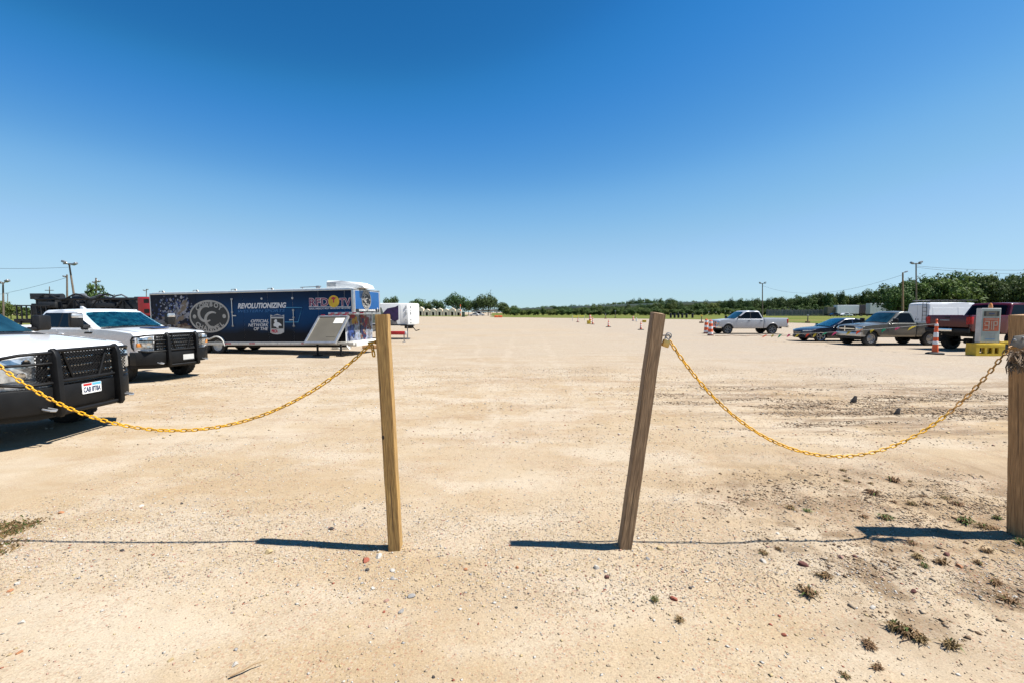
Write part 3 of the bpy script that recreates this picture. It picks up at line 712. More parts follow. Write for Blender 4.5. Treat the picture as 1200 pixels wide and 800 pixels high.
def grille_guard(root, xF, W, zt, up, plate, plate_txt, plate_m, lamp_z, sweep=.24):
    """black steel bumper with two uprights, a mesh screen, hoops round the headlamps, and the licence plate"""
    BK = M['black_steel']
    zb0, zb1 = .46, .80
    o = [(xF-.50, -W-.05), (xF-.28, -W-.06), (xF-.04, -W*.76), (xF, -W*.62), (xF, W*.62), (xF-.04, W*.76), (xF-.28, W+.06), (xF-.50, W+.05), (xF-.18, W*.68), (xF-.12, W*.58), (xF-.12, -W*.58), (xF-.18, -W*.68)]
    bp = obj('bumper', prism(o, zb0, zb1, axis='z', bev=.02), BK, root)
    # tread plate on top
    for sy in (1, -1):
        tp = BM()
        for k in range(26):
            for j in range(3):
                y = sy*(.50+k*.019); x = xF-.05-j*.035-max(0, abs(y)-W*.65)*.8
                if abs(y) < W: add_box(tp, (x, y, zb1+.004), (.022, .007, .006), Matrix.Rotation(.8 if (k+j) % 2 else -.8, 3, 'Z'))
        tpo = obj('tread_plate', tp, M['dull_steel'], bp); tpo['kind'] = 'stuff'
    gd = obj('grille_guard', tube([(xF+.02, -up, zt-.03), (xF+.02, up, zt-.03)], .026, 10), BK, root)
    for s in (1, -1):
        u = [(xF-.02, .40), (xF+.07, .38), (xF+.105, .43), (xF+.095, .70), (xF+.075, zt-.12), (xF+.045, zt-.03), (xF-.0, zt+.01), (xF-.045, zt-.01), (xF-.04, zt-.12), (xF-.01, .8)]
        obj('upright', prism(u, s*up-.035, s*up+.035, bev=.012), BK, gd)
        # hoop round the headlamp
        yo = W+(.08 if sweep > .3 else 0); x0, x1, xq = xF-.0, xF-sweep, xF-.11
        hp = [(x0, s*(up+.03), zt-.05), (x0-.02, s*(up+.2), zt-.05), (xq, s*(yo-.16), zt-.06), (x1, s*(yo-.02), zt-.10), (x1-.02, s*yo, zt-.17), (x1-.01, s*(yo-.01), lamp_z+.06), (x1+.01, s*(yo-.05), lamp_z-.02), (xq, s*(yo-.17), lamp_z-.05), (x0-.02, s*(up+.2), lamp_z-.05), (x0, s*(up+.03), lamp_z-.05)]
        obj('headlamp_hoop', tube(hp, .021, 8), BK, gd)
        mz = zt-.19
        obj('cross_bar', tube([(x0, s*(up+.03), mz), (x0-.02, s*(up+.2), mz), (xq, s*(yo-.16), mz), (x1-.01, s*(yo-.01), mz)], .018, 8), BK, gd)
        obj('brace', tube([(xF-.012, s*up*.72, zt-.04), (xF-.012, s*up*.42, lamp_z-.02)], .018, 6), BK, gd)
        # small mesh beside the upright
    obj('cross_bar', tube([(xF+.0, -up, lamp_z-.04), (xF+.0, up, lamp_z-.04)], .026, 10), BK, gd)
    obj('cross_bar', tube([(xF+.03, -up, .43), (xF+.03, up, .43)], .028, 10), BK, gd)
    ms = BM()
    zl, zh = lamp_z-.03, zt-.05; st = .048
    def lat(y0, y1, xx):
        hgt = zh-zl
        n = int((y1-y0+hgt)/st)
        for k in range(n):
            for sg in (1, -1):
                a = y0-hgt+k*st; p0 = [a, zl]; p1 = [a+hgt, zh]
                if p0[0] < y0: p0 = [y0, zl+(y0-a)]
                if p1[0] > y1: p1 = [y1, zh-(a+hgt-y1)]
                if p1[0]-p0[0] < .01: continue
                if sg < 0: p0[0] = y0+y1-p0[0]; p1[0] = y0+y1-p1[0]
                v0 = Vector((xx+.002*sg, p0[0], p0[1])); v1 = Vector((xx+.002*sg, p1[0], p1[1])); d = v1-v0
                add_box(ms, (v0+v1)/2, (.006, d.length, .010), Matrix.Rotation(math.atan2(d.z, d.y), 3, 'X'))
    lat(-up+.03, up-.03, xF-.028); lat(up+.05, up+.22, xF-.03); lat(-up-.22, -up-.05, xF-.03)
    obj('mesh_screen', ms, BK, gd)
    obj('valance', prism([(xF-.62, -W*.97), (xF-.20, -W*.74), (xF-.10, -W*.60), (xF-.10, W*.60), (xF-.20, W*.74), (xF-.62, W*.97)], .36, zb0+.01, axis='z', bev=.02), M['chassis_black'], bp)
    for s in (1, -1):
        obj('tow_hook', tube([(xF+.0, s*.62-.04, .52), (xF+.11, s*.62-.04, .50), (xF+.13, s*.62, .49), (xF+.11, s*.62+.04, .50), (xF+.0, s*.62+.04, .52)], .014, 8), M['alu'], bp)
    pl = obj('license_plate', prism(rrect(.305, .152, .012, 2, plate[0], plate[1]), xF+.004, xF+.014, axis='x'), M[plate_m], root)
    if plate_txt:
        text('lettering', plate_txt, .27, .075, (xF+.017, plate[0], plate[1]-.015), (PI/2, 0, PI/2), M['print_navy'], pl, bold=.012)
        obj('plate_band', box((xF+.0155, plate[0]-.07, plate[1]+.055), (.002, .13, .03)), M['red'], pl)
        obj('plate_sky', box((xF+.0150, plate[0]+.075, plate[1]+.055), (.002, .14, .034)), M['line_blue'], pl)
    else:
        obj('plate_frame', prism(rrect(.305, .02, .005, 2, plate[0], plate[1]-.066), xF+.014, xF+.018, axis='x'), M['dull_steel'], pl)
    return gd

# near white truck, front end in the picture
pA = dict(L=6.2, W=1.0, zs=.52, zb=1.46, zr=2.02, zbed=1.50, R=.42, rr=.25, c=1.45, w=2.3, r=3.75, b=4.1, m=2.95, d0=1.6, xf=1.0, xk=4.75, zhf=1.36, paint='white_paint', turn=False, grille=(.86, 1.24), lamp=(.88, 1.24), fbump=False, gw=.56, bars=3, barm='chrome', mir=(.26, .18), bulbs=((.68, 1.14), (.74, .97)), nose=.14, zn=.74, flare='white_paint', ar=1.26, crown=.05)
FA = -6.22
rA, DA = pickup('pickup_truck', 'white pickup cut off by the left edge, its black grille guard nearest the camera', (FA-.10-3.1, 6.62, 0), 0, pA)
grille_guard(rA, 3.1+.10, .98, 1.31, .475, (.05, .70), 'CAB 8T8A', 'white', .90)

pB = dict(L=6.05, W=.97, zs=.50, zb=1.38, zr=1.90, zbed=1.42, R=.405, rr=.24, c=1.55, w=2.45, r=3.75, b=4.05, m=2.98, d0=1.75, xf=.95, xk=4.65, zhf=1.30, paint='white_paint', grille=(.80, 1.22), lamp=(.88, 1.20), fbump=False, gw=.62, bars=5, barm='alu', mir=(.36, .24), mcap=True, nose=.16, zn=.70, shade=True, ar=1.27, handle='white_paint', bulbs=((.70, 1.12), (.74, .97)))
angB = rad(-15.5)
hB = Vector((math.cos(angB), math.sin(angB), 0)); cB = Vector((-8.91, 12.25, 0))-hB*(3.02+.10)
rB, DB = pickup('pickup_truck', 'white crew cab pickup with a teal sunshade behind its windshield and a tall grille guard', cB, angB, pB)
grille_guard(rB, 3.02+.10, .93, 1.27, .395, (.17, .60), '', 'dull_white', .86, .36)
vent = prism([(2.05, -.30), (2.42, -.22), (2.42, .22), (2.05, .30)], 1.365, 1.392, axis='z', bev=.008)
obj('hood_vent', vent, M['print_navy'], rB)
obj('badge', prism([(1.05, 1.245), (1.09, 1.29), (1.36, 1.29), (1.32, 1.245)], -.985, -.970, bev=.003), M['black_plastic'], rB)
obj('roof_antenna', prism([(-.62, 1.89), (-.40, 1.89), (-.56, 1.97), (-.62, 1.97)], -.025, .025, bev=.01), M['white_paint'], rB)

# silver crew cab seen from the side
pS = dict(L=5.9, W=1.0, zs=.48, zb=1.25, zr=1.93, zbed=1.32, R=.40, rr=.26, c=1.45, w=2.35, r=3.55, b=3.85, m=2.78, d0=1.62, xf=.92, xk=4.60, zhf=1.17, paint='silver_paint', grille=(.72, 1.08), lamp=(.80, 1.08), fbm='chrome', rim='dark_alloy', spokes=6, wst='split', rbump='chrome', nose=.14, wglass='blue_glass', ar=1.28)
pS_pos = gp(840, 391.6)
rS, DS = pickup('pickup_truck', 'silver white crew cab pickup parked side-on beside the striped barrels', (pS_pos.x+2.95, pS_pos.y+1.0, 0), PI, pS)

# grey single cab
pR = dict(L=5.45, W=.97, zs=.46, zb=1.22, zr=1.86, zbed=1.25, R=.385, rr=.215, c=1.55, w=2.25, r=2.95, b=3.15, d0=1.62, xf=.72, xk=3.95, zhf=1.12, paint='grey_paint', style='ram', grille=(.74, 1.04), lamp=(.78, 1.04), fbm='alu', rim='steel_wheel', wst='steel', rbump='alu', nose=.22, ar=1.30, crown=.09, flare='grey_paint')
pR_pos = gp(1005, 404.8)
rR, DR = pickup('pickup_truck', 'weathered grey single cab pickup with a dull chrome bumper behind the coloured pennants', (pR_pos.x+2.72, pR_pos.y+.95, 0), PI, pR)
hood = prism([(1.05, -.60), (2.45, -.52), (2.45, .52), (1.05, .60)], 1.20, 1.234, axis='z', bev=.01, cuts=[XC(1, 2.5, .3), YC(-.6, .6, .2)], deform=lambda v: Vector((v.x, v.y, v.z-.085*max(0, (v.x-1.2))/1.25-.09*v.y*v.y)))
obj('hood_sky_reflection', hood, M['navy_paint'], rR)  # sky reflection on the grey hood, painted in as a navy sheet

# maroon lifted pickup, seen from its tail
pM = dict(L=5.9, W=1.0, zs=.80, zb=1.60, zr=2.26, zbed=1.66, R=.43, rr=.25, c=1.5, w=2.35, r=3.55, b=3.85, m=2.75, d0=1.62, xf=.95, xk=4.65, zhf=1.52, paint='maroon_paint', grille=(1.08, 1.4), lamp=(1.1, 1.4), ar=1.38, rim='dark_alloy', rbump='black_plastic', ww=.32)
angM = rad(7); hM = Vector((math.cos(angM), math.sin(angM), 0)); nM = Vector((-hM.y, hM.x, 0))
tM = Vector((20.9, 20.75, 0))
rM, DM = pickup('pickup_truck', 'dark maroon lifted pickup showing its tailgate behind the grey signboard', tM+hM*2.95+nM*1.0, angM, pM)
obj('badge', box((-2.968, .1, 1.42), (.008, .42, .05), None, .003), M['dull_steel'], rM)
obj('bumper_step', box((-3.095, .05, .965), (.05, .80, .13), None, .015), M['chrome'], rM)
for s in (1, -1):
    obj('mud_flap', box((-2.95+.55, s*.86, .55), (.02, .3, .42)), M['black_plastic'], rM)

# ------------------------------------------------------------------ dark blue sedan
def sedan(loc, rotz):
    root = thing('sedan', 'dark blue sedan with black lower bumper parked left of the grey pickup', 'car', loc, rotz)
    W, F, T = .93, 2.45, -2.45; zs, zb, zr = .26, .93, 1.45; R = .335
    D = deformer(W, zs, zb, zr, .24, F, .34, T, .16, .75, .05, .9, .03)
    cuts = [XC(T, F, .2), ZC(zs, zr, .12), YC(-W, W, .23)]
    xf, xk = 1.50, -1.40
    ou = [(xk-.46, zs)]; ou = [(T+.15, zs+.06)]+arch(xk, R, .40, zs, zs)+arch(xf, R, .40, zs, zs)+[(F-.22, zs-.02), (F-.02, zs+.12), (F, .58), (F-.06, .70), (F-.25, .78), (F-.9, .88), (.85, zb), (-1.5, zb+.03), (T+.25, zb+.02), (T+.03, .86), (T, .6)]
    obj('body', prism(ou, -W, W, bev=.07, cuts=cuts, deform=D), M['navy_paint'], root)
    g = [(.95, zb-.03), (.05, zr-.06), (-.15, zr-.01), (-.7, zr), (-1.15, zr-.06), (-1.95, zb)]
    obj('cab', prism(g, -W+.05, W-.05, bev=.06, cuts=cuts, deform=D), M['navy_paint'], root)
    Wg = W-.05
    for s in (1, -1):
        for wp in ([(.62, zb+.03), (.02, zr-.10), (-.42, zr-.075), (-.42, zb+.03)], [(-.50, zb+.03), (-.50, zr-.075), (-.95, zr-.10), (-1.45, zb+.05)]):
            obj('side_window', prism(wp, s*(Wg-.02), s*(Wg+.006), cuts=cuts, deform=D), M['dark_glass'], root)
        for xa, xz in ((.80, -.45), (-.47, -1.25)):
            dr = obj('door', prism([(xa, zs+.12), (xa, zb-.03), (xz, zb-.03), (xz, zs+.12)], s*(W-.03), s*(W+.005), bev=.004, seg=1, cuts=cuts, deform=D), M['navy_paint'], root)
            obj('handle', prism(rrect(.17, .03, .012, 2, xz+.18, zb-.14), s*W, s*(W+.03), bev=.006, deform=D), M['chrome'], dr)
        obj('headlight', prism([(s*.48, .62), (s*.50, .70), (s*.93, .76), (s*.93, .66)], F-.55, F+.012, axis='x', bev=.01, cuts=[YC(-W, W, .1), XC(F-.6, F, .1)], deform=D), M['headlamp'], root)
        obj('tail_light', prism([(T-.006, .68), (T-.006, .86), (T+.35, .86), (T+.35, .74)], s*(W-.3), s*(W+.006), bev=.006, deform=D, cuts=cuts), M['red_lens'], root)
        obj('mirror', box((.60, s*(W+.05), zb+.08), (.12, .18, .13), None, .03), M['navy_paint'], root)
        obj('fog_lamp', prism(rrect(.16, .10, .03, 3, s*.66, .36), F-.35, F+.02, axis='x', cuts=[YC(-W, W, .1)], deform=D), M['dull_white'], root)
    obj('windshield', prism([(.93, zb+.02), (.09, zr-.08), (.105, zr-.07), (.945, zb+.03)], -W+.16, W-.16, cuts=[YC(-W, W, .1)], deform=D), M['screen_glass'], root)
    sh = prism([(.91, zb+.03), (.10, zr-.09), (.103, zr-.089), (.913, zb+.031)], -W+.2, W-.2, cuts=[YC(-W, W, .1)], deform=D)
    obj('sunshade', sh, M['sunshade'], root)
    gr = obj('grille', prism(rrect(.80, .26, .06, 3, 0, .50), F-.1, F+.012, axis='x', bev=.008, cuts=[YC(-W, W, .1)], deform=D), M['black_plastic'], root)
    for k in range(3): obj('grille_bar', prism([(-.37, .42+k*.07), (.37, .42+k*.07), (.37, .43+k*.07), (-.37, .43+k*.07)], F, F+.02, axis='x', cuts=[YC(-W, W, .1)], deform=D), M['chrome'], gr)
    obj('front_bumper', prism([(-W+.02, zs-.04), (W-.02, zs-.04), (W-.01, .40), (-W+.01, .40)], F-.4, F+.03, axis='x', bev=.03, cuts=[YC(-W, W, .15)], deform=D), M['black_plastic'], root)
    obj('chassis', box((0, 0, zs+.02), (4.0, 1.5, .16)), M['chassis_black'], root)
    add_wheels(root, (xf, xk), W, R, .22, .23, 'alloy', 5, 'split', .02)
    return root
ps = gp(946, 400.6)
sedan((ps.x+2.4, ps.y+.93, 0), PI-rad(2))

# ------------------------------------------------------------------ white van with roof rack
def van(loc, rotz):
    root = thing('cargo_van', 'white cargo van with a black roof rack and rear ladder behind the maroon pickup', 'van', loc, rotz)
    W, F, T = 1.0, 2.9, -2.9; zs, zb, zr, R = .40, 1.25, 2.58, .36
    D = deformer(W, zs, zb, zr, .12, F, .28, T, .03, 5, .0, .9, .02)
    cuts = [XC(T, F, .3), ZC(zs, zr, .2), YC(-W, W, .3)]
    xf, xk = 1.95, -1.75
    ou = [(T+.06, zs)]+arch(xk, R, .44, zs, zs)+arch(xf, R, .44, zs, zs)+[(F-.1, zs), (F, .6), (F, 1.0), (F-.12, 1.15), (F-.75, 1.36), (F-1.75, 2.36), (F-2.15, 2.54), (.2, zr), (T+.25, zr-.01), (T+.06, zr-.10), (T, 1.3)]
    obj('body', prism(ou, -W, W, bev=.07, cuts=cuts, deform=D), M['van_white'], root)
    for s in (1, -1):
        obj('side_window', prism([(F-.95, 1.40), (F-1.65, 2.14), (F-1.95, 2.16), (F-1.95, 1.40)], s*(W-.03), s*(W+.005), cuts=cuts, deform=D), M['blue_glass'], root)
        obj('side_panel', prism([(F-2.05, 1.38), (F-2.05, 2.16), (-.55, 2.16), (-.55, 1.38)], s*(W-.03), s*(W+.008), bev=.004, seg=1, cuts=cuts, deform=D), M['van_white'], root)
        obj('side_panel', prism([(-.65, 1.38), (-.65, 2.16), (T+.35, 2.16), (T+.35, 1.38)], s*(W-.03), s*(W+.008), bev=.004, seg=1, cuts=cuts, deform=D), M['van_white'], root)
        obj('tail_light', prism([(T-.006, 1.0), (T-.006, 1.42), (T+.10, 1.42), (T+.10, 1.0)], s*(W-.14), s*(W+.006), bev=.006, deform=D), M['red_lens'], root)
        d = obj('rear_door', prism([(s*.01, .62), (s*.01, zr-.22), (s*(W-.17), zr-.24), (s*(W-.14), .62)], T-.012, T+.06, axis='x', bev=.006, seg=1, cuts=[ZC(zs, zr, .3)], deform=D), M['van_white'], root)
        obj('handle', box((T-.02, s*.10, 1.22), (.02, .04, .16), None, .008), M['black_plastic'], d)
        obj('hinge', box((T-.01, s*(W-.20), 1.25), (.02, .05, .10)), M['black_plastic'], d)
        obj('mirror', box((F-1.0, s*(W+.14), 1.5), (.1, .16, .3), None, .03), M['black_plastic'], root)
        obj('headlight', prism([(s*.55, .86), (s*.55, 1.06), (s*.95, 1.12), (s*.95, .9)], F-.3, F+.012, axis='x', bev=.01, cuts=[YC(-W, W, .1)], deform=D), M['headlamp'], root)
    obj('windshield', prism([(F-.80, 1.36), (F-1.72, 2.30), (F-1.705, 2.315), (F-.785, 1.375)], -.86, .86, cuts=[YC(-W, W, .15)], deform=D), M['blue_glass'], root)
    obj('rear_bumper', box((T-.06, 0, .50), (.16, 1.9, .2), None, .03), M['black_plastic'], root)
    obj('license_plate', box((T-.014, -.3, .95), (.012, .30, .15)), M['dull_white'], root)
    rk = BM()
    for s in (1, -1): add_tube(rk, [(T+.25, s*.80, zr+.13), (1.1, s*.80, zr+.13)], .028, 8)
    rack = obj('roof_rack', rk, M['black_steel'], root)
    for k in range(6):
        obj('rack_bar', tube([(T+.35+k*.66, -.8, zr+.15), (T+.35+k*.66, .8, zr+.15)], .025, 6), M['dull_steel'], rack)
        f = BM()
        for s in (1, -1): add_box(f, (T+.35+k*.66, s*.80, zr+.06), (.05, .04, .16))
        obj('rack_foot', f, M['black_steel'], rack)
    ld = BM()
    for y in (-.55, -.88): add_tube(ld, [(T-.10, y, .75), (T-.10, y, zr-.05), (T+.1, y, zr+.12)], .018, 8)
    l = obj('ladder', ld, M['black_steel'], root)
    for k in range(6): obj('rung', tube([(T-.10, -.55, .95+k*.3), (T-.10, -.88, .95+k*.3)], .016, 6), M['black_steel'], l)
    obj('chassis', box((0, 0, zs+.02), (5, 1.5, .2)), M['chassis_black'], root)
    add_wheels(root, (xf, xk), W, R, .22, .21, 'steel_wheel', 5, 'steel', .02)
van((32.4+2.9, 36.5, 0), rad(1))
# ------------------------------------------------------------------ the blue gooseneck trailer
TZL, TZR = 20.7, 18.8
tL = Vector((-422/FPX*TZL, TZL, 0)); tR = Vector((-184/FPX*TZR, TZR, 0)); tl = (tR-tL).length; ta = math.atan2(tR.y-tL.y, tR.x-tL.x)
TR = thing('gooseneck_trailer', 'long dark blue enclosed trailer lettered COWBOY CHANNEL with a round black emblem', 'trailer', tL, ta)
tilt = rad(.77); TR.rotation_euler = (0, -tilt, ta)
TMI = Matrix.LocRotScale(tL, TR.rotation_euler, None).inverted()
def on_side(px, py):
    """where a sight line meets the trailer's near side, in the trailer's own measures"""
    o = TMI @ Vector((0, 0, CH)); d = TMI.to_3x3() @ sight(px, py); t = -o.y/d.y
    q = o+d*t; return q.x, q.z
LT = tl; WT = 2.28; ZB, ZT = .32, 2.64; ZG = 1.63; XG = LT-1.75; XN = LT-.42
def trailer_print():
    m, nt, b = new_mat('trailer_wrap'); L = nt.links.new
    tc = nd(nt, 'ShaderNodeTexCoord'); sp = nd(nt, 'ShaderNodeSeparateXYZ'); L(tc.outputs['Object'], sp.inputs[0])
    r = nd(nt, 'ShaderNodeValToRGB'); el = r.color_ramp.elements
    el[0].position = 0; el[0].color = (.0035, .0045, .009, 1); el[1].position = 1; el[1].color = (.003, .008, .024, 1)
    for p, c in ((.22, (.0035, .006, .012, 1)), (.42, (.001, .034, .105, 1)), (.62, (.001, .042, .13, 1)), (.85, (.002, .018, .055, 1))): e = el.new(p); e.color = c
    mr = nd(nt, 'ShaderNodeMapRange'); mr.inputs[1].default_value = ZB; mr.inputs[2].default_value = ZT; L(sp.outputs[2], mr.inputs[0])
    n = nd(nt, 'ShaderNodeTexNoise', Scale=1.1, Detail=4.); L(tc.outputs['Object'], n.inputs['Vector'])
    ad = nd(nt, 'ShaderNodeMath', operation='MULTIPLY_ADD'); L(n.outputs[0], ad.inputs[0]); ad.inputs[1].default_value = .22; L(mr.outputs[0], ad.inputs[2])
    sb = nd(nt, 'ShaderNodeMath', operation='SUBTRACT'); L(ad.outputs[0], sb.inputs[0]); sb.inputs[1].default_value = .11; L(sb.outputs[0], r.inputs[0])
    # the printed photograph at the rear: darker ground with spots of arena light
    mk = nd(nt, 'ShaderNodeMapRange'); mk.inputs[1].default_value = 2.1; mk.inputs[2].default_value = 3.2; mk.inputs[3].default_value = 1; mk.inputs[4].default_value = 0; L(sp.outputs[0], mk.inputs[0])
    dk = nd(nt, 'ShaderNodeMix', data_type='RGBA'); L(mk.outputs[0], dk.inputs[0]); L(r.outputs[0], dk.inputs[6]); dk.inputs[7].default_value = (.005, .007, .018, 1)
    vo = nd(nt, 'ShaderNodeTexVoronoi', Scale=8.5); L(tc.outputs['Object'], vo.inputs['Vector'])
    sr = nd(nt, 'ShaderNodeMapRange'); sr.inputs[1].default_value = .20; sr.inputs[2].default_value = .42; sr.inputs[3].default_value = 1; sr.inputs[4].default_value = 0; L(vo.outputs['Distance'], sr.inputs[0])
    sc_ = nd(nt, 'ShaderNodeSeparateColor'); L(vo.outputs['Color'], sc_.inputs[0])
    th = nd(nt, 'ShaderNodeMapRange'); th.inputs[1].default_value = .35; th.inputs[2].default_value = .7; L(sc_.outputs[0], th.inputs[0])
    def gauss(cx, cz, wx, wz):
        a = nd(nt, 'ShaderNodeMath', operation='SUBTRACT'); L(sp.outputs[0], a.inputs[0]); a.inputs[1].default_value = cx
        a2 = nd(nt, 'ShaderNodeMath', operation='DIVIDE'); L(a.outputs[0], a2.inputs[0]); a2.inputs[1].default_value = wx
        b_ = nd(nt, 'ShaderNodeMath', operation='SUBTRACT'); L(sp.outputs[2], b_.inputs[0]); b_.inputs[1].default_value = cz
        b2 = nd(nt, 'ShaderNodeMath', operation='DIVIDE'); L(b_.outputs[0], b2.inputs[0]); b2.inputs[1].default_value = wz
        a3 = nd(nt, 'ShaderNodeMath', operation='MULTIPLY'); L(a2.outputs[0], a3.inputs[0]); L(a2.outputs[0], a3.inputs[1])
        b3 = nd(nt, 'ShaderNodeMath', operation='MULTIPLY_ADD'); L(b2.outputs[0], b3.inputs[0]); L(b2.outputs[0], b3.inputs[1]); L(a3.outputs[0], b3.inputs[2])
        q = nd(nt, 'ShaderNodeMapRange'); q.inputs[1].default_value = .25; q.inputs[2].default_value = 1; q.inputs[3].default_value = 1; q.inputs[4].default_value = 0; L(b3.outputs[0], q.inputs[0]); return q.outputs[0]
    f1 = nd(nt, 'ShaderNodeMath', operation='MULTIPLY'); L(sr.outputs[0], f1.inputs[0]); L(th.outputs[0], f1.inputs[1])
    f2 = nd(nt, 'ShaderNodeMath', operation='MULTIPLY'); L(f1.outputs[0], f2.inputs[0]); L(gauss(1.25, 1.75, 1.3, .95), f2.inputs[1])
    mc = nd(nt, 'ShaderNodeMix', data_type='RGBA'); L(sc_.outputs[1], mc.inputs[0]); mc.inputs[6].default_value = (.06, .12, .38, 1); mc.inputs[7].default_value = (.55, .58, .66, 1)
    m3 = nd(nt, 'ShaderNodeMix', data_type='RGBA'); L(f2.outputs[0], m3.inputs[0]); L(dk.outputs[2], m3.inputs[6]); L(mc.outputs[2], m3.inputs[7])
    L(m3.outputs[2], b.inputs['Base Color']); b.inputs['Roughness'].default_value = .35; b.inputs['Specular IOR Level'].default_value = .14
    bp = nd(nt, 'ShaderNodeBump', Strength=.05, Distance=.05); n4 = nd(nt, 'ShaderNodeTexNoise', Scale=.9, Detail=2.); L(tc.outputs['Object'], n4.inputs['Vector']); L(n4.outputs[0], bp.inputs['Height']); L(bp.outputs[0], b.inputs['Normal'])
    return m
M['wrap'] = trailer_print()
M['nose_blue'] = mat('nose_blue', (.006, .085, .28), .35, var=.18, scale=.8, coat=.3)
M['nose_print'] = mat('nose_print', (.20, .22, .30), .4, var=.9, scale=3.2, coat=.3)
so_ = [(0, ZB+.10), (XN, ZB+.10), (XN, ZG), (LT, ZG), (LT, ZT), (0, ZT)]
obj('body', prism(so_, .012, WT, bev=.03), M['white'], TR)
# side skin of sheet panels with fine seams
n = 8; wdt = XN/n
for k in range(n):
    xa, xb_ = k*wdt+.004+(.04 if k == 0 else 0), (k+1)*wdt-.004
    obj('side_panel', prism([(xa, ZB+.14), (xb_, ZB+.14), (xb_, ZT-.07), (xa, ZT-.07)], 0, .02, bev=.004, seg=1), M['wrap'], TR)
obj('side_panel', prism([(XN+.004, ZG+.05), (LT-.10, ZG+.05), (LT-.10, ZT-.07), (XN+.004, ZT-.07)], 0, .02, bev=.004, seg=1), M['wrap'], TR)
obj('roof_edge', prism([(0, ZT-.07), (LT, ZT-.07), (LT, ZT+.0), (0, ZT+.0)], -.018, WT+.018, bev=.012), M['alu'], TR)
obj('roof', prism([(.03, ZT), (LT-.03, ZT), (LT-.2, ZT+.035), (.2, ZT+.035)], .02, WT-.02, bev=.01), M['white'], TR)
rail = obj('lower_rail', prism([(0, ZB), (XN+.35, ZB), (XN+.35, ZB+.13), (0, ZB+.13)], -.022, WT+.01, bev=.008), M['offwhite'], TR)
for u in frange(3.9, XN, .62): obj('rail_bolt', box((u, -.026, ZB+.065), (.05, .012, .03), None, .003), M['dull_steel'], rail)
for px in (268, 296, 357): 
    u = on_side(px, 403)[0]; obj('reflector', box((u, -.026, ZB+.07), (.28, .008, .05)), M['print_red'], rail)
obj('corner_post', prism(rrect(.10, ZT-ZG, .03, 3, LT-.05, (ZT+ZG)/2), -.018, .10, bev=.01), M['alu'], TR)
obj('corner_post', box((.02, .01, (ZT+ZB)/2), (.05, .06, ZT-ZB-.1)), M['alu'], TR)
# front of the neck: bright blue, with emblem
obj('nose_panel', box((LT+.006, WT/2, (ZG+ZT)/2+.02), (.014, WT-.22, ZT-ZG-.20)), M['nose_blue'], TR)
obj('nose_panel', box((LT+.008, WT/2, ZG+.10), (.012, WT-.22, .14)), M['print_black'], TR)
obj('corner_post', box((LT-.02, WT-.03, (ZT+ZG)/2), (.06, .08, ZT-ZG-.04), None, .02), M['alu'], TR)
nl = text('lettering', 'COWBOY CHANNEL', 1.45, .085, (LT+.018, WT/2-.05, ZG+.115), (PI/2, 0, PI/2), M['text_white'], TR, bold=.03)
text('lettering', '!', .05, .16, (LT+.018, WT-.28, ZG+.15), (PI/2, 0, PI/2), M['text_white'], TR)
def ellipse(cx, cz, a, b, n=48): return [(cx+a*math.cos(2*PI*k/n), cz+b*math.sin(2*PI*k/n)) for k in range(n)]
def ring(bm, cx, cz, a, b, th, d0, d1, axis='y', n=48):
    f = AX[axis]
    o_ = ellipse(cx, cz, a, b, n); i_ = ellipse(cx, cz, a-th, b-th, n)
    q = [[bm.verts.new(f(*p, d)) for p in e] for e, d in ((o_, d0), (o_, d1), (i_, d1), (i_, d0))]
    for r in range(4):
        A, B = q[r], q[(r+1) % 4]
        for k in range(n): bm.faces.new((A[k], A[(k+1) % n], B[(k+1) % n], B[k]))
def arc_band(bm, cx, cz, r, th, a0, a1, d0, d1, axis='y', sx=1, n=22, flip=1):
    f = AX[axis]; o_ = []
    for k in range(n+1):
        a = rad(a0+(a1-a0)*k/n); t_ = th*(.45+.55*math.sin(PI*k/n))
        o_.append((cx+flip*sx*(r+t_/2)*math.cos(a), cz+(r+t_/2)*math.sin(a)))
    for k in range(n, -1, -1):
        a = rad(a0+(a1-a0)*k/n); t_ = th*(.45+.55*math.sin(PI*k/n))
        o_.append((cx+flip*sx*(r-t_/2)*math.cos(a), cz+(r-t_/2)*math.sin(a)))
    add_prism(bm, o_, d0, d1, axis=axis)
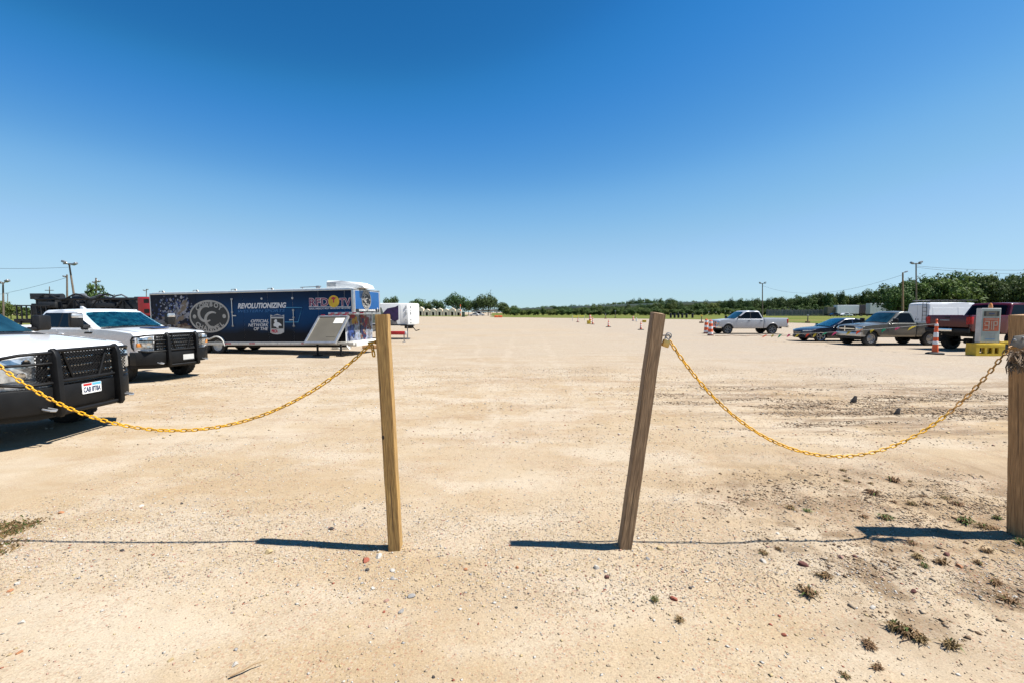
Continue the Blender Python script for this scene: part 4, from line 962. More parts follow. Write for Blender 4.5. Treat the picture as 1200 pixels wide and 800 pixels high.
def emblem(cx, cz, a, b, axis, d, s, rot, letters=True):
    """black oval with a pale rim, two interlocked Cs and the words round the edge; s is the outward sign of the axis"""
    em = obj('emblem', prism(ellipse(cx, cz, a, b), d, d+s*.006, axis=axis), M['print_black'], TR)
    r1 = BM(); ring(r1, cx, cz, a, b, .05*a/.7, d, d+s*.012, axis); 
    obj('emblem_rim', r1, M['text_grey'], em)
    cc = BM(); k = a/.62
    arc_band(cc, cx-.10*k, cz+.07*k, .20*k, .075*k, 60, 305, d, d+s*.011, axis, 1.1)
    arc_band(cc, cx+.10*k, cz-.09*k, .20*k, .075*k, 60, 305, d, d+s*.013, axis, 1.1)
    obj('double_c', cc, M['text_grey'], em)
    for word, up in (('COWBOY', 1), ('CHANNEL', -1)):
        nW = len(word); span = rad(112 if up > 0 else 118)
        for i, ch in enumerate(word):
            t = (i+.5)/nW-.5
            ang = PI/2-t*span if up > 0 else -PI/2+t*span
            ra, rb = a*.775, b*.755
            x, z = cx+ra*math.cos(ang), cz+rb*math.sin(ang)
            tx, tz = -ra*math.sin(ang), rb*math.cos(ang)
            if up > 0: tx, tz = -tx, -tz
            tilt_ = math.atan2(tz, tx)
            me = text_mesh(ch, None, b*.30, 0, .035); finish(me, M['text_grey'], 0); me.name = 'lettering'
            lo = link(bpy.data.objects.new('lettering', me), em)
            if axis == 'y':
                lo.location = (x, d+s*.009, z); lo.rotation_euler = (PI/2, -tilt_, 0)
            else:
                lo.location = (d+s*.009, x, z); lo.rotation_euler = (Matrix.Rotation(PI/2, 3, 'Z') @ Matrix.Rotation(-tilt_, 3, 'Y') @ Matrix.Rotation(PI/2, 3, 'X')).to_euler()
    for sx in (-1, 1):
        obj('stud', prism(ellipse(cx+sx*a*.74, cz, .055*k, .055*k, 10), d, d+s*.011, axis=axis), M['text_grey'], em)
    return em
ex0, ez0 = on_side(245.5, 371); ea = (on_side(269, 371)[0]-on_side(222, 371)[0])/2; eb = (on_side(245, 352)[1]-on_side(245, 390)[1])/2
emblem(ex0, ez0, ea, eb, 'y', -.004, -1, None)
emblem(WT*.44, (ZG+ZT)/2+.06, .40, .41, 'x', LT+.014, 1, None)
def side_text(txt, px0, px1, py0, py1, m, shear=0, bold=.012, d=-.006, parent=None):
    x0, _ = on_side(px0, py0); x1, _ = on_side(px1, py0); xm, za = on_side((px0+px1)/2, py0); _, zc = on_side((px0+px1)/2, py1)
    return text('lettering', txt, x1-x0, za-zc, ((x0+x1)/2, d, (za+zc)/2), (PI/2, 0, 0), m, parent or TR, shear, bold)
side_text('REVOLUTIONIZING', 278.5, 335.5, 355.2, 361.6, M['text_white'], .25, .035)
side_text('WESTERN SPORTS', 279, 334, 363.0, 366.2, M['text_blue'], .25, .0)
side_text('OFFICIAL', 294, 315, 374.5, 378.2, M['text_white'], .25, .008)
side_text('NETWORK', 291, 314.6, 379.2, 382.8, M['text_white'], .25, .008)
side_text('OF THE', 297.5, 314.2, 383.6, 387.2, M['text_white'], .25, .008)
# shield with a bucking rider
def poly_side(name, pts, m, d, parent=None):
    return obj(name, prism([on_side(*p) for p in pts], .002, d), M[m], parent or TR, 0)
shd = poly_side('shield', [(317, 369), (320, 370), (325, 368.2), (330, 370), (333, 369), (333, 389.5), (329, 391.5), (325, 392), (320, 391.5), (317, 390)], 'dull_white', -.006)
poly_side('shield_field', [(318, 373.4), (332.2, 373.4), (332.2, 385.2), (318, 385.2)], 'print_black', -.009, shd)
poly_side('shield_band', [(318, 370.6), (325, 369.4), (332.2, 370.6), (332.2, 371.6), (318, 371.6)], 'print_navy', -.009, shd)
poly_side('bucking_rider', [(321, 382.5), (320.6, 380), (322.2, 378.6), (321.2, 376.4), (322.6, 374.6), (324, 374.2), (325, 376), (324.6, 377.4), (327.5, 378.4), (329.8, 380.4), (330.2, 382), (327.4, 381.8), (326.2, 383.4), (327, 384.6), (324.6, 384.4), (323.4, 383)], 'white', -.012, shd)
side_text('PRCA', 318.4, 325.6, 386.2, 390.2, M['print_red'], 0, .05, -.010, shd)
# pale blue outline running behind the shield
ol = BM()
q = [on_side(*p) for p in ((335, 360.6), (354.2, 360.6), (349.4, 377.5), (334, 377.5))]
add_tube(ol, [(x, -.004, z) for x, z in q], .016, 4); obj('outline', ol, M['line_blue'], TR)
# RFD-TV lettering with a round yellow sun
lx, lz = on_side(391.2, 353.5); sr_ = (on_side(397.6, 353.5)[0]-lx)
logo = obj('sun_emblem', prism(ellipse(lx, lz, sr_, sr_), .0, -.008), M['print_yellow'], TR)
poly_side('bird_silhouette', [(388.4, 349.2), (391, 348.0), (392, 348.8), (395, 349.4), (392.6, 350.4), (391.6, 352), (392, 355), (390.4, 355), (390.4, 351.4), (388.6, 351)], 'print_red', -.011, logo)
for t_, a_, b_ in (('RFD', 362.5, 384.8), ('TV', 397.8, 411)):
    side_text(t_, a_-.25, b_+.25, 349.4, 359.2, M['text_white'], 0, .05, -.006)
    side_text(t_, a_, b_, 349.8, 358.8, M['print_red'], 0, .02, -.009)
    side_text(t_, a_+.4, b_-.4, 350.5, 358.1, M['print_navy'], 0, -.015, -.012)
st_ = poly_side('strapline', [(362, 359.6), (411.4, 359.6), (411.4, 360.2), (362, 360.2)], 'text_white', -.006)
side_text("RURAL AMERICA'S MOST IMPORTANT NETWORK", 362.5, 411, 360.7, 362.6, M['text_white'], 0, .01, -.006, st_)
# printed photograph at the rear: specks of arena light, a pale rider leaning over a brown animal
def mosaic(name, cells, axis, d, s_, parent):
    """flat patches of print, one joined sheet for each ink"""
    by = {}
    for (x, z, w_, h_, m_, a_) in cells: by.setdefault(m_, []).append((x, z, w_, h_, a_))
    for i, (m_, cs) in enumerate(by.items()):
        bm = BM(); f = AX[axis]
        for (x, z, w_, h_, a_) in cs:
            nn = 7; ph = random.uniform(0, 6); q = []
            for k in range(nn):
                t = 2*PI*k/nn+ph; r_ = random.uniform(.7, 1.15); u_, v_ = w_/2*r_*math.cos(t), h_/2*r_*math.sin(t)
                q.append(bm.verts.new(f(x+u_*math.cos(a_)-v_*math.sin(a_), z+u_*math.sin(a_)+v_*math.cos(a_), d+s_*.0006*i+s_*.00005*random.random())))
            bm.faces.new(q)
        o = obj(name, bm, M[m_], parent, 0); o['kind'] = 'stuff'
for nm, cc_ in (('ink_pale', (.30, .30, .33)), ('ink_blue', (.03, .06, .20)), ('ink_tan', (.22, .17, .12)), ('ink_brown', (.10, .055, .04)), ('ink_grey', (.16, .16, .18)), ('ink_navy', (.012, .02, .06)), ('ink_red', (.15, .012, .022)), ('ink_gold', (.30, .17, .015)), ('ink_ice', (.20, .24, .30))): M[nm] = mat(nm, cc_, .45, var=.3, scale=5, spec=.25)
rm_ = random.Random(17); cells = []
for k in range(210):
    px = rm_.gauss(206, 11); py = rm_.gauss(361-(px-206)*.25, 8)
    if 181 < px < 224 and 344.5 < py < 383:
        x, z = on_side(px, py); s0 = rm_.uniform(.05, .17); cells.append((x, z, s0, s0*rm_.uniform(.6, 1), rm_.choice(('ink_blue', 'ink_blue', 'ink_pale', 'ink_ice', 'ink_grey', 'ink_navy')), rm_.uniform(0, 3)))
def stroke(pts, wd, inks, nn):
    for k in range(nn):
        t = rm_.random()*(len(pts)-1.001); i = int(t); f_ = t-i
        px = pts[i][0]*(1-f_)+pts[i+1][0]*f_+rm_.gauss(0, wd*.32); py = pts[i][1]*(1-f_)+pts[i+1][1]*f_+rm_.gauss(0, wd*.32)
        if px > 224 or py > 386: continue
        x, z = on_side(px, py); s0 = rm_.uniform(.10, .24); an = math.atan2(-(pts[i+1][1]-pts[i][1]), pts[i+1][0]-pts[i][0]); cells.append((x, z, s0*1.5, s0*.7, rm_.choice(inks), an+rm_.gauss(0, .3)))
stroke([(207, 385), (214, 382), (222, 384)], 5, ('ink_brown', 'ink_tan', 'ink_brown'), 34)
stroke([(193, 372), (199, 370.5), (205, 372), (206, 377)], 3.5, ('ink_tan', 'ink_pale', 'ink_tan', 'ink_grey'), 30)
stroke([(204, 382), (209, 375), (215, 371)], 3.5, ('ink_grey', 'ink_navy', 'ink_tan'), 26)
stroke([(210, 367), (214, 362), (216.5, 357)], 4.5, ('ink_pale', 'ink_tan', 'ink_pale'), 30)
stroke([(215.5, 355.5), (217, 354.5)], 2, ('ink_brown', 'ink_tan'), 8)
stroke([(217, 371), (220, 368)], 2.5, ('ink_ice', 'ink_pale', 'ink_blue'), 10)
stroke([(184, 376), (190, 379), (196, 382)], 3, ('ink_grey', 'ink_pale', 'ink_navy'), 18)
mosaic('printed_scene', cells, 'y', -.0015, -1, TR)
# door bars
for pa_, pb_, pc_ in ((271.8, 351, 382), (344, 363.5, 382)):
    x, za = on_side(pa_, pb_); _, zc = on_side(pa_, pc_)
    lb = obj('lock_bar', tube([(x, -.03, za), (x, -.03, zc)], .014, 6), M['alu'], TR)
    for z in (za, (za+zc)/2+.02, zc): obj('bracket', box((x, -.022, z), (.10, .03, .08), None, .008), M['dull_steel'], lb)
    obj('lever', box((x+.10*(1 if pa_ < 300 else -1), -.03, za+(zc-za)*.62), (.20, .02, .04)), M['alu'], lb)
for px, py in ((306.5, 350.2), (342.5, 349.6)):
    x, z = on_side(px, py); obj('marker_lamp', lathe([(0, .02), (.04, .015), (.05, 0)], 12, Matrix.Translation((x, -.004, z)) @ Matrix.Rotation(PI/2, 4, 'X')), M['dull_white'], TR)
for px in (188, 228, 273, 316):
    x, z = on_side(px, 340); bmk = BM(); add_tube(bmk, [(x-.16, .06, ZT+.0), (x-.13, .06, ZT+.09), (x+.10, .06, ZT+.10), (x+.16, .06, ZT+.0)], .014, 6); add_box(bmk, (x+.05, .1, ZT+.06), (.1, .08, .08), None, .02)
    obj('roof_bracket', bmk, M['dull_steel'], TR)
xa = on_side(343, 336)[0]; bmk = BM(); add_tube(bmk, [(xa, .5, ZT+.13), (xa+1.0, .5, ZT+.15)], .018, 6); add_tube(bmk, [(xa+.1, .5, ZT), (xa+.1, .5, ZT+.13)], .02, 6); add_tube(bmk, [(xa+.9, .5, ZT), (xa+.9, .5, ZT+.15)], .02, 6); add_box(bmk, (xa+.85, .5, ZT+.10), (.16, .1, .16), None, .02)
obj('awning_arm', bmk, M['dull_steel'], TR)
# air conditioner: long white cowl, louvred at the rear, tapering forward
ax0 = on_side(372, 336)[0]+.10
ao = [(0, .03), (0, .33), (.05, .38), (.75, .36), (1.05, .31), (1.45, .28), (1.72, .16), (1.80, .03)]
ac = obj('air_conditioner', prism([(ax0+a, ZT+z) for a, z in ao], .45, 1.35, bev=.06), M['white'], TR)
for k in range(4): obj('louvre', box((ax0+.26, .446, ZT+.14+k*.045), (.42, .012, .022)), M['dull_steel'], ac)
# wheels
for px in (238, 255.5):
    x = on_side(px, 405)[0]
    for s in (0, 1):
        t_, r_, _ = wheel_mesh(.345, .22, .215, 'white', 8, 'steel')
        a = obj('wheel', t_, M['rubber'], TR); b_ = obj('rim', r_, M['dull_white'], a)
        a.location = (x, .10 if s == 0 else WT-.10, .345-x*math.tan(tilt)); a.rotation_euler = (0, .3*x, PI if s == 0 else 0)
xw0 = on_side(238, 405)[0]; xw1 = on_side(255.5, 405)[0]
fo = arch(xw0, .31, .41, ZB+.02, .60, 8)[:-1]+[((xw0+xw1)/2, .60)]+arch(xw1, .31, .41, .60, ZB+.02, 8)[1:]
fi = [(x, z-.055) for x, z in fo][::-1]
obj('fender', prism(fo+fi, -.10, .03, bev=.01), M['offwhite'], TR)
obj('wheel_well', prism(arch(xw0, .31, .40, ZB, .60, 8)+arch(xw1, .31, .40, .60, ZB, 8), -.004, .06), M['chassis_black'], TR)
ax_ = BM(); 
for x in (xw0, xw1): add_tube(ax_, [(x, .1, .345-x*.0134), (x, WT-.1, .345-x*.0134)], .05, 8)
for y in (.35, WT-.35): add_box(ax_, (XN/2, y, ZB-.04), (XN-.4, .1, .14))
obj('chassis', ax_, M['chassis_black'], TR)
# lower front wall under the neck, printed
obj('front_wall', box((XN+.012, WT/2, (ZB+.13+ZG)/2), (.02, WT-.12, ZG-ZB-.16)), M['nose_print'], TR)
cells = []
for k in range(190):
    y = rm_.uniform(.12, WT-.12); z = rm_.uniform(ZB+.22, ZG-.12)
    if z > ZG-.35 and y < .6: ik = ('ink_red', 'ink_red', 'ink_navy')
    elif .55 < y < .9 and z > 1.2: ik = ('ink_gold', 'ink_red')
    elif y < .65 and z < 1.15: ik = ('ink_navy', 'ink_blue', 'ink_navy')
    elif y > 1.55 and z > .95: ik = ('ink_red', 'ink_brown', 'ink_brown')
    elif 1.2 < y < 1.6: ik = ('ink_brown', 'ink_navy', 'ink_tan', 'ink_red')
    else: ik = ('ink_ice', 'ink_ice', 'ink_pale', 'ink_grey')
    s0 = rm_.uniform(.10, .26); cells.append((y, z, s0, s0*1.2, rm_.choice(ik), rm_.uniform(0, 3)))
mosaic('printed_scene', cells, 'x', XN+.024, 1, TR)
nk = obj('neck_floor', prism([(XN-.75, ZG-.06), (LT+.01, ZG-.06), (LT+.01, ZG+.045), (XN-.75, ZG+.045)], -.025, WT+.02, bev=.01), M['alu'], TR)
for k in range(5): obj('reflector', box((XN-.55+k*.33, -.03, ZG+.0), (.17, .008, .05)), M['print_red'], nk)
for y in (.4, .9, 1.5, 1.9): obj('reflector', box((LT+.016, y, ZG-.0), (.008, .12, .045)), M['dull_steel'], nk)
obj('hitch', tube([(LT-.45, WT/2, ZG-.05), (LT-.45, WT/2, .75)], .07, 10), M['black_steel'], TR)
# fold-down side door held out on its stays
u0, z0 = on_side(374.5, 371.5); u1 = on_side(410, 371.5)[0]; wD = u1-u0
pd = BM(); hz = z0; ot = 1.05; zbD = .44
dirn = Vector((0, -ot, zbD-hz)); ln = dirn.length; dirn.normalize()
nrm = Vector((0, -dirn.z, dirn.y)); nrm = nrm if nrm.y < 0 else -nrm
def dpt(a, b, c): return Vector((u0+a, -.03, hz))+dirn*b+nrm*c
def dslab(a0, a1, b0, b1, c0, c1):
    bm = BM(); v = [bm.verts.new(dpt(a, b, c)) for a in (a0, a1) for b in (b0, b1) for c in (c0, c1)]
    for f in ((0, 1, 3, 2), (4, 6, 7, 5), (0, 4, 5, 1), (2, 3, 7, 6), (0, 2, 6, 4), (1, 5, 7, 3)): bm.faces.new([v[i] for i in f])
    return bm
door = obj('side_door', dslab(.06, wD-.06, .02, ln-.06, .0, .03), M['panel_grey'], TR)
for a in ((-.0, .075, 0, ln, -.03, .06), (wD-.075, wD, 0, ln, -.03, .06), (.075, wD-.075, ln-.08, ln, -.03, .06), (.075, wD-.075, -.02, .05, -.03, .06)):
    obj('door_frame', dslab(*a), M['alu'], door)
obj('pocket', dslab(wD*.60, wD*.90, .12, .42, .028, .045), M['offwhite'], door)
obj('pocket', dslab(wD*.60, wD*.88, .60, 1.15, .028, .040), M['panel_grey'], door)
for k in range(4): obj('reflector', box((u0+.2+k*.33, -.06, hz+.07), (.17, .012, .05)), M['print_red'], door)
for a in (.02, wD*.78):
    p_ = dpt(a, ln-.1, 0); gz = -(p_.x*math.tan(tilt))
    lg = BM(); add_tube(lg, [(p_.x, -.25, ZB+.05), (p_.x, -.25, gz+.03)], .045, 8); add_box(lg, (p_.x, -.25, gz+.03), (.30, .26, .04), None, .01)
    obj('landing_leg', lg, M['black_steel'], TR)
obj('step_rail', prism([(XN-.0, ZB-.06), (XN+.42, ZB-.06), (XN+.42, ZB+.10), (XN-.0, ZB+.10)], .1, WT-.1, bev=.01), M['offwhite'], TR)

# crumpled white sheet and a timber on the ground by the neck
def crumple(name, label, cat, c, r, h, m, seed):
    bm = BM(); bmesh.ops.create_icosphere(bm, subdivisions=3, radius=1)
    for v in bm.verts:
        k = 1+.35*float(vn(v.co.x*2.2+seed, v.co.y*2.2+v.co.z*1.7, seed)); v.co = Vector((v.co.x*r*k, v.co.y*r*.7*k, max(-.02, (v.co.z+.3)*h*k)))
    o = obj(name, bm, m, None, 25); o.location = c; return tag(o, label, cat)
p_ = gp(400, 409.0); crumple('tarp', 'crumpled white sheet lying on the ground below the blue trailer neck', 'tarp', (p_.x, p_.y, 0), .42, .28, M['white'], 3)
tb = obj('timber', box((0, 0, .09), (.9, .2, .18), None, .012), M['pine_warm'], None); tb.location = gp(435, 408.5)+Vector((0, .1, 0)); tb.rotation_euler = (0, 0, .25); tag(tb, 'short timber block on the ground behind the left post', 'timber')

# ------------------------------------------------------------------ white trailer behind
w2 = pt(470, 395, 30.0); W2 = thing('stock_trailer', 'white gooseneck trailer with a purple printed side behind the left post', 'trailer', (w2.x, 30.0, 0), rad(-5))
zt2 = CH+10.4*30/FPX; zb2 = CH-15.5*30/FPX
obj('body', prism(rrect(5.2, zt2-zb2, .12, 3, -2.6, (zt2+zb2)/2), 0, 2.2, bev=.05), M['white'], W2)
obj('body_lower', prism([(-5.0, .5), (-2.0, .5), (-2.0, zb2), (-5.0, zb2)], .02, 2.18, bev=.02), M['dull_white'], W2)
nz = prism([(-.02, 0), (.45, .10), (.72, .45), (.80, 1.1), (.72, 1.75), (.45, 2.1), (-.02, 2.2)], zb2+.02, zt2-.0, axis='z', bev=.07)
obj('nose', nz, M['white'], W2)
for k, (z, h) in enumerate(((zt2-.22, .05), (zt2-.34, .10), (zt2-.52, .05), ((zt2+zb2)/2-.02, .17), (zb2+.34, .05), (zb2+.14, .07))):
    obj('printed_line', prism([(.30, z), (.62, z), (.62, z+h), (.30, z+h)], .02, .10 if 0 else .14, bev=0, deform=lambda v: Vector((v.x, v.y*0+(.045+(v.x-.30)*.62 if v.x < .46 else .115+(v.x-.46)*1.25)-.022+(v.y-.02)*.12, v.z))), M['dull_steel'], W2)
for pts, mm in (([(-1.25, .7), (-.9, 1.05), (-.35, 1.15), (-.15, 1.25), (-.15, .35), (-.40, .20), (-.8, .45)], 'purple'), ([(-2.3, .1), (-1.5, .15), (-1.1, .6), (-1.3, 1.1), (-2.2, 1.15)], 'green_print'), ([(-1.2, .02), (-.2, .02), (-.3, .28), (-.9, .35)], 'grey_print')):
    cm = {'purple': (.045, .02, .09), 'green_print': (.20, .24, .19), 'grey_print': (.24, .22, .2)}[mm]
    obj('printed_shape', prism([(a, zb2+.02+b_*(zt2-zb2-.1)/1.3) for a, b_ in pts], -.012, .02), mat(mm, cm, .5, var=.5, scale=4), W2, 0)
obj('lower_trim', box((-2.2, .0, zb2+.03), (5.2, .05, .07)), M['black_plastic'], W2)
obj('lower_trim', prism([(-.02, -.02), (.47, .09), (.74, .44), (.74, .6), (-.02, .3)], zb2-.03, zb2+.02, axis='z'), M['black_plastic'], W2)
hk = BM(); add_tube(hk, [(.35, 1.1, zb2), (.42, 1.1, .75)], .09, 8); add_box(hk, (.2, 1.1, zb2-.1), (.5, .5, .25), None, .04); add_tube(hk, [(.42, 1.1, .85), (.7, 1.0, .55), (.95, 1.0, .62)], .035, 6)
obj('hitch', hk, M['chassis_black'], W2)
jk = BM(); add_tube(jk, [(.36, .25, zb2), (.36, .25, .04)], .035, 8); add_box(jk, (.36, .25, .025), (.25, .25, .05)); obj('jack', jk, M['dull_steel'], W2)
for y in (.12, 2.08):
    t_, r_, _ = wheel_mesh(.38, .22, .22, 'white', 8, 'steel')
    a = obj('wheel', t_, M['rubber'], W2); obj('rim', r_, M['dull_white'], a); a.location = (-3.9, y, .38); a.rotation_euler = (0, 0, PI if y < 1 else 0)
# red and white barrier board below it
bb = thing('barrier_board', 'red and white striped board low on the ground below the white trailer', 'barrier', pt(465, 391.5, 27.5)*1, rad(-4)); bb.location.z = 0
obj('board', box((0, 0, .55), (1.0, .05, .22), None, .008), M['red'], bb)
obj('board_tip', box((-.56, 0, .55), (.12, .05, .22), None, .008), M['white'], bb); obj('board_tip', box((.56, 0, .55), (.12, .05, .22), None, .008), M['white'], bb)
for x in (-.45, .45):
    f = BM(); add_box(f, (x, 0, .24), (.05, .05, .44)); add_box(f, (x, 0, .02), (.06, .5, .04)); obj('stand', f, M['dull_steel'], bb)

# ------------------------------------------------------------------ black lattice rig behind the left trucks
RG = thing('drilling_rig_trailer', 'black flatbed trailer carrying a lattice mast, red box at its right end', 'trailer', (-26.9, 24.6, 0), rad(-3))
BKR = mat('rig_black', (.013, .014, .016), .6, var=.4, scale=3)
LR = 7.9
d_ = BM(); add_box(d_, (LR/2, 1.1, 1.32), (LR, 2.2, .22)); 
for k in range(9): add_box(d_, (.4+k*.85, -.02, 1.2), (.08, .08, .35))
obj('deck', d_, BKR, RG)
for y in (.35, 1.75):
    for z in (1.75, 2.52): obj('chord', tube([(.9, y, z), (LR-.85, y, z)], .07, 8), BKR, RG)
for k in range(8):
    x = 1.0+k*.70
    for y in (.35, 1.75):
        obj('lattice_brace', tube([(x, y, 1.75), (x+.70, y, 2.52)] if k % 2 == 0 else [(x, y, 2.52), (x+.70, y, 1.75)], .04, 6), BKR, RG)
        obj('lattice_post', tube([(x, y, 1.75), (x, y, 2.52)], .035, 6), BKR, RG)
    obj('cross_tie', tube([(x, .35, 2.52), (x, 1.75, 2.52)], .035, 6), BKR, RG)
rn = random.Random(4)
for k in range(26):
    x = .3+rn.random()*(LR-1.6); w_, h_ = rn.uniform(.35, 1.1), rn.uniform(.25, .75)
    obj('machinery_box', box((x, rn.uniform(.5, 1.5), 1.45+h_/2+rn.random()*.62), (w_, rn.uniform(.5, 1.1), h_), None, .03), BKR, RG)
obj('side_board', box((LR/2-.2, 1.95, 1.95), (LR-1.2, .06, 1.15)), BKR, RG); obj('side_board', box((LR/2+.3, .28, 1.62), (LR-2.6, .05, .5)), BKR, RG)
obj('tank', tube([(1.0, .7, 2.62), (2.1, .7, 2.66)], .16, 12), BKR, RG); obj('tank', tube([(2.4, 1.0, 2.70), (3.1, 1.0, 2.72)], .12, 10), M['dull_steel'], RG)
obj('crate', box((.95, .8, 2.66), (.85, .8, .32), None, .02), BKR, RG)
obj('hose', tube([(1.2+.3*k, .3, 2.62+.16*math.sin(k*1.1)) for k in range(15)], .045, 8), M['black_plastic'], RG)
obj('hose', tube([(3.2+.3*k, .6, 2.66+.10*math.sin(k*1.7+1)) for k in range(10)], .04, 8), M['dull_steel'], RG)
sp_ = BM()
for k in range(7): add_box(sp_, (.25+k*.28, -.04, 1.75), (.06, .04, .8))
add_box(sp_, (1.1, -.04, 2.15), (2.0, .05, .06)); add_box(sp_, (1.1, -.04, 1.36), (2.0, .05, .06)); obj('stake_side', sp_, BKR, RG)
rb_ = obj('end_box', prism(rrect(.85, .98, .06, 3, LR-.42, 2.10), -.02, 2.2, bev=.03), M['red'], RG)
for z in (1.85, 2.38): obj('opening', prism(rrect(.30, .22, .04, 3, LR-.35, z), -.026, .03), M['chassis_black'], rb_)
obj('white_tank', prism(rrect(1.2, .45, .06, 3, LR-1.5, 1.72), -.05, .4, bev=.03), M['dull_white'], RG)
for x in (1.4, 2.4, 6.2):
    for y in (.14, 2.06):
        t_, r_, _ = wheel_mesh(.48, .26, .27, 'white', 8, 'steel'); a = obj('wheel', t_, M['rubber'], RG); obj('rim', r_, M['dull_steel'], a); a.location = (x, y, .48); a.rotation_euler = (0, 0, PI if y < 1 else 0)
obj('chassis', box((LR/2, 1.1, 1.02), (LR-.3, .9, .4)), M['chassis_black'], RG)
# ------------------------------------------------------------------ posts, chains, padlock
def post(label, base, lean, wd, top, m, seed, tape=.0):
    bm = BM(); add_box(bm, (0, 0, (top-.15)/2), (wd, wd, top+.15))
    bmesh.ops.bevel(bm, geom=bm.edges[:], offset=.004, segments=2, affect='EDGES')
    bmesh.ops.triangulate(bm, faces=[f for f in bm.faces if len(f.verts) > 4])
    for z in frange(-.1, top, .08): bmesh.ops.bisect_plane(bm, geom=bm.verts[:]+bm.edges[:]+bm.faces[:], plane_co=(0, 0, z), plane_no=(0, 0, 1))
    for v in bm.verts:
        q = .0022*float(vn(v.co.z*5, seed*7.3, seed)); v.co.x += q+.003*float(vn(v.co.z*1.3, 3.1, seed+2)); v.co.y += .0016*float(vn(v.co.z*7, 9.1, seed+1))
        if v.co.z > top-.03: v.co.z += .006*float(vn(v.co.x*60, v.co.y*60, seed))-.004
    o = obj('wooden_post', bm, m, None, 30); o.location = base; o.rotation_euler = (lean[1], lean[0], 0)
    return tag(o, label, 'post', 'wooden posts of the chain barrier')
B1 = gp(462, 645.5); B2 = gp(732.5, 646.5); B3 = gp(1182, 637)
B1 += Vector((0, .045, 0)); B2 += Vector((0, .045, 0)); B3 += Vector((.215, .07, 0))
for b_ in (B1, B2, B3): b_.z = -.005
P1 = post('yellow brown square timber post left of the gap, knotty and nearly upright', B1, (-.032, .030), .089, 1.795, M['pine_fresh'], 3)
kn = pt(449, 512, B1.y-.04); kd = obj('knot', lathe([(0, .002), (.010, .003), (.014, 0)], 12, Matrix.Translation((0, 0, 0)) @ Matrix.Rotation(PI/2, 4, 'X')), mat('knot', (.03, .016, .008), .9), P1)
kd.matrix_local = P1.matrix_basis.inverted() @ Matrix.Translation(pt(449, 512, B1.y-.045-.03*pt(449, 512, B1.y).z)); kd.scale = (.8, 1, 1.3)
P2 = post('grey brown timber post right of the gap, leaning, with a brass padlock', B2, (.116, .030), .089, 1.815, M['pine_grey'], 5)
P3 = post('thick pale timber post cut off by the right edge, rags round it', B3, (-.062, .0), .15, 1.79, M['pine_warm'], 9)
bpy.context.view_layer.update()

def link_mesh(L_=.056, W_=.031, r=.0051, seg=8):
    pts = []; a = (L_-W_)/2; R = W_/2-r
    for k in range(9): t = -PI/2+PI*k/8; pts.append((a+R*math.cos(t), R*math.sin(t), 0))
    for k in range(9): t = PI/2+PI*k/8; pts.append((-a+R*math.cos(t), R*math.sin(t), 0))
    return tube(pts, r, seg, True)
LK = None
def chain(name, label, A, Bp, low_t, zlow, worn_from, pitch=.0435, tails=()):
    global LK
    root = thing('chain', label, 'chain', tuple(A), 0, 'yellow chains of the barrier')
    lin = A.z+(Bp.z-A.z)*low_t; s = (lin-zlow)/(4*low_t*(1-low_t))
    def f(t): return Vector((A.x+(Bp.x-A.x)*t, A.y+(Bp.y-A.y)*t, A.z+(Bp.z-A.z)*t-4*s*t*(1-t)-.12*s*(1-(2*t-1)**4-(1-(2*t-1)**2))))
    N = 600; P = [f(i/N) for i in range(N+1)]; cum = [0.]
    for i in range(N): cum.append(cum[-1]+(P[i+1]-P[i]).length)
    n = int(round(cum[-1]/pitch)); j = 0
    mats = (M['chain_yellow'], M['chain_worn'], M['chain_scuffed'])
    if LK is None:
        LK = []
        for m in mats:
            bm = link_mesh(); me = bpy.data.meshes.new('chain_link'); bm.to_mesh(me); bm.free(); finish(me, m, 60); LK.append(me)
    def put(p, d, roll, worn):
        o = bpy.data.objects.new('chain_link', LK[1 if worn else (2 if random.random() < .3 else 0)]); link(o, root)
        q = d.to_track_quat('X', 'Z') @ Matrix.Rotation(roll, 3, 'X').to_quaternion()
        o.location = p-A; o.rotation_mode = 'QUATERNION'; o.rotation_quaternion = q
    for i in range(n):
        L0 = (i+.5)*cum[-1]/n
        while cum[j+1] < L0: j += 1
        p = P[j].lerp(P[j+1], (L0-cum[j])/(cum[j+1]-cum[j])); d = (P[j+1]-P[j]).normalized()
        put(p, d, PI/4+(i % 2)*PI/2+random.uniform(-.22, .22), L0/cum[-1] > worn_from)
    for T_ in tails:
        p0 = Vector(T_[0]); d = Vector(T_[1]).normalized()
        for i in range(T_[2]): put(p0+d*pitch*(i+.4), d, (i % 2)*PI/2+.4, T_[3])
    return root
cA = pt(784.5, 399, B2.y-.02); cB = pt(1180, 410, B3.y-.05)
zl_ = pt(975, 534, (cA.y+cB.y)/2).z
chain('chain', 'yellow link chain sagging between the padlocked post and the thick post at right', cA, cB, .485, zl_, .80, tails=(((cB.x-.01, cB.y-.03, cB.z+.02), (.9, 0, .25), 2, True),))
cR = pt(433.5, 404, B1.y-.03)
PL = Vector((-4.06, 3.42, 0)); cL = Vector((-3.99, 3.40, pt(-28, 409, 3.40).z))
zl1 = pt(203, 503, 3.40).z
chain('chain', 'yellow link chain sagging from the left timber post past the near white pickup', cL, cR, .505, zl1, 2, tails=(((cR.x, cR.y-.02, cR.z+.015), (1, .2, .12), 2, False), ((cR.x+.025, cR.y-.03, cR.z-.0), (.15, 0, -1), 2, False)))
P4 = post('timber post just outside the left edge holding the end of the yellow chain', (PL.x-.03, PL.y, 0), (.0, .0), .089, 1.80, M['pine_grey'], 12)
del P4['group']; P4['group'] = 'wooden posts of the chain barrier'
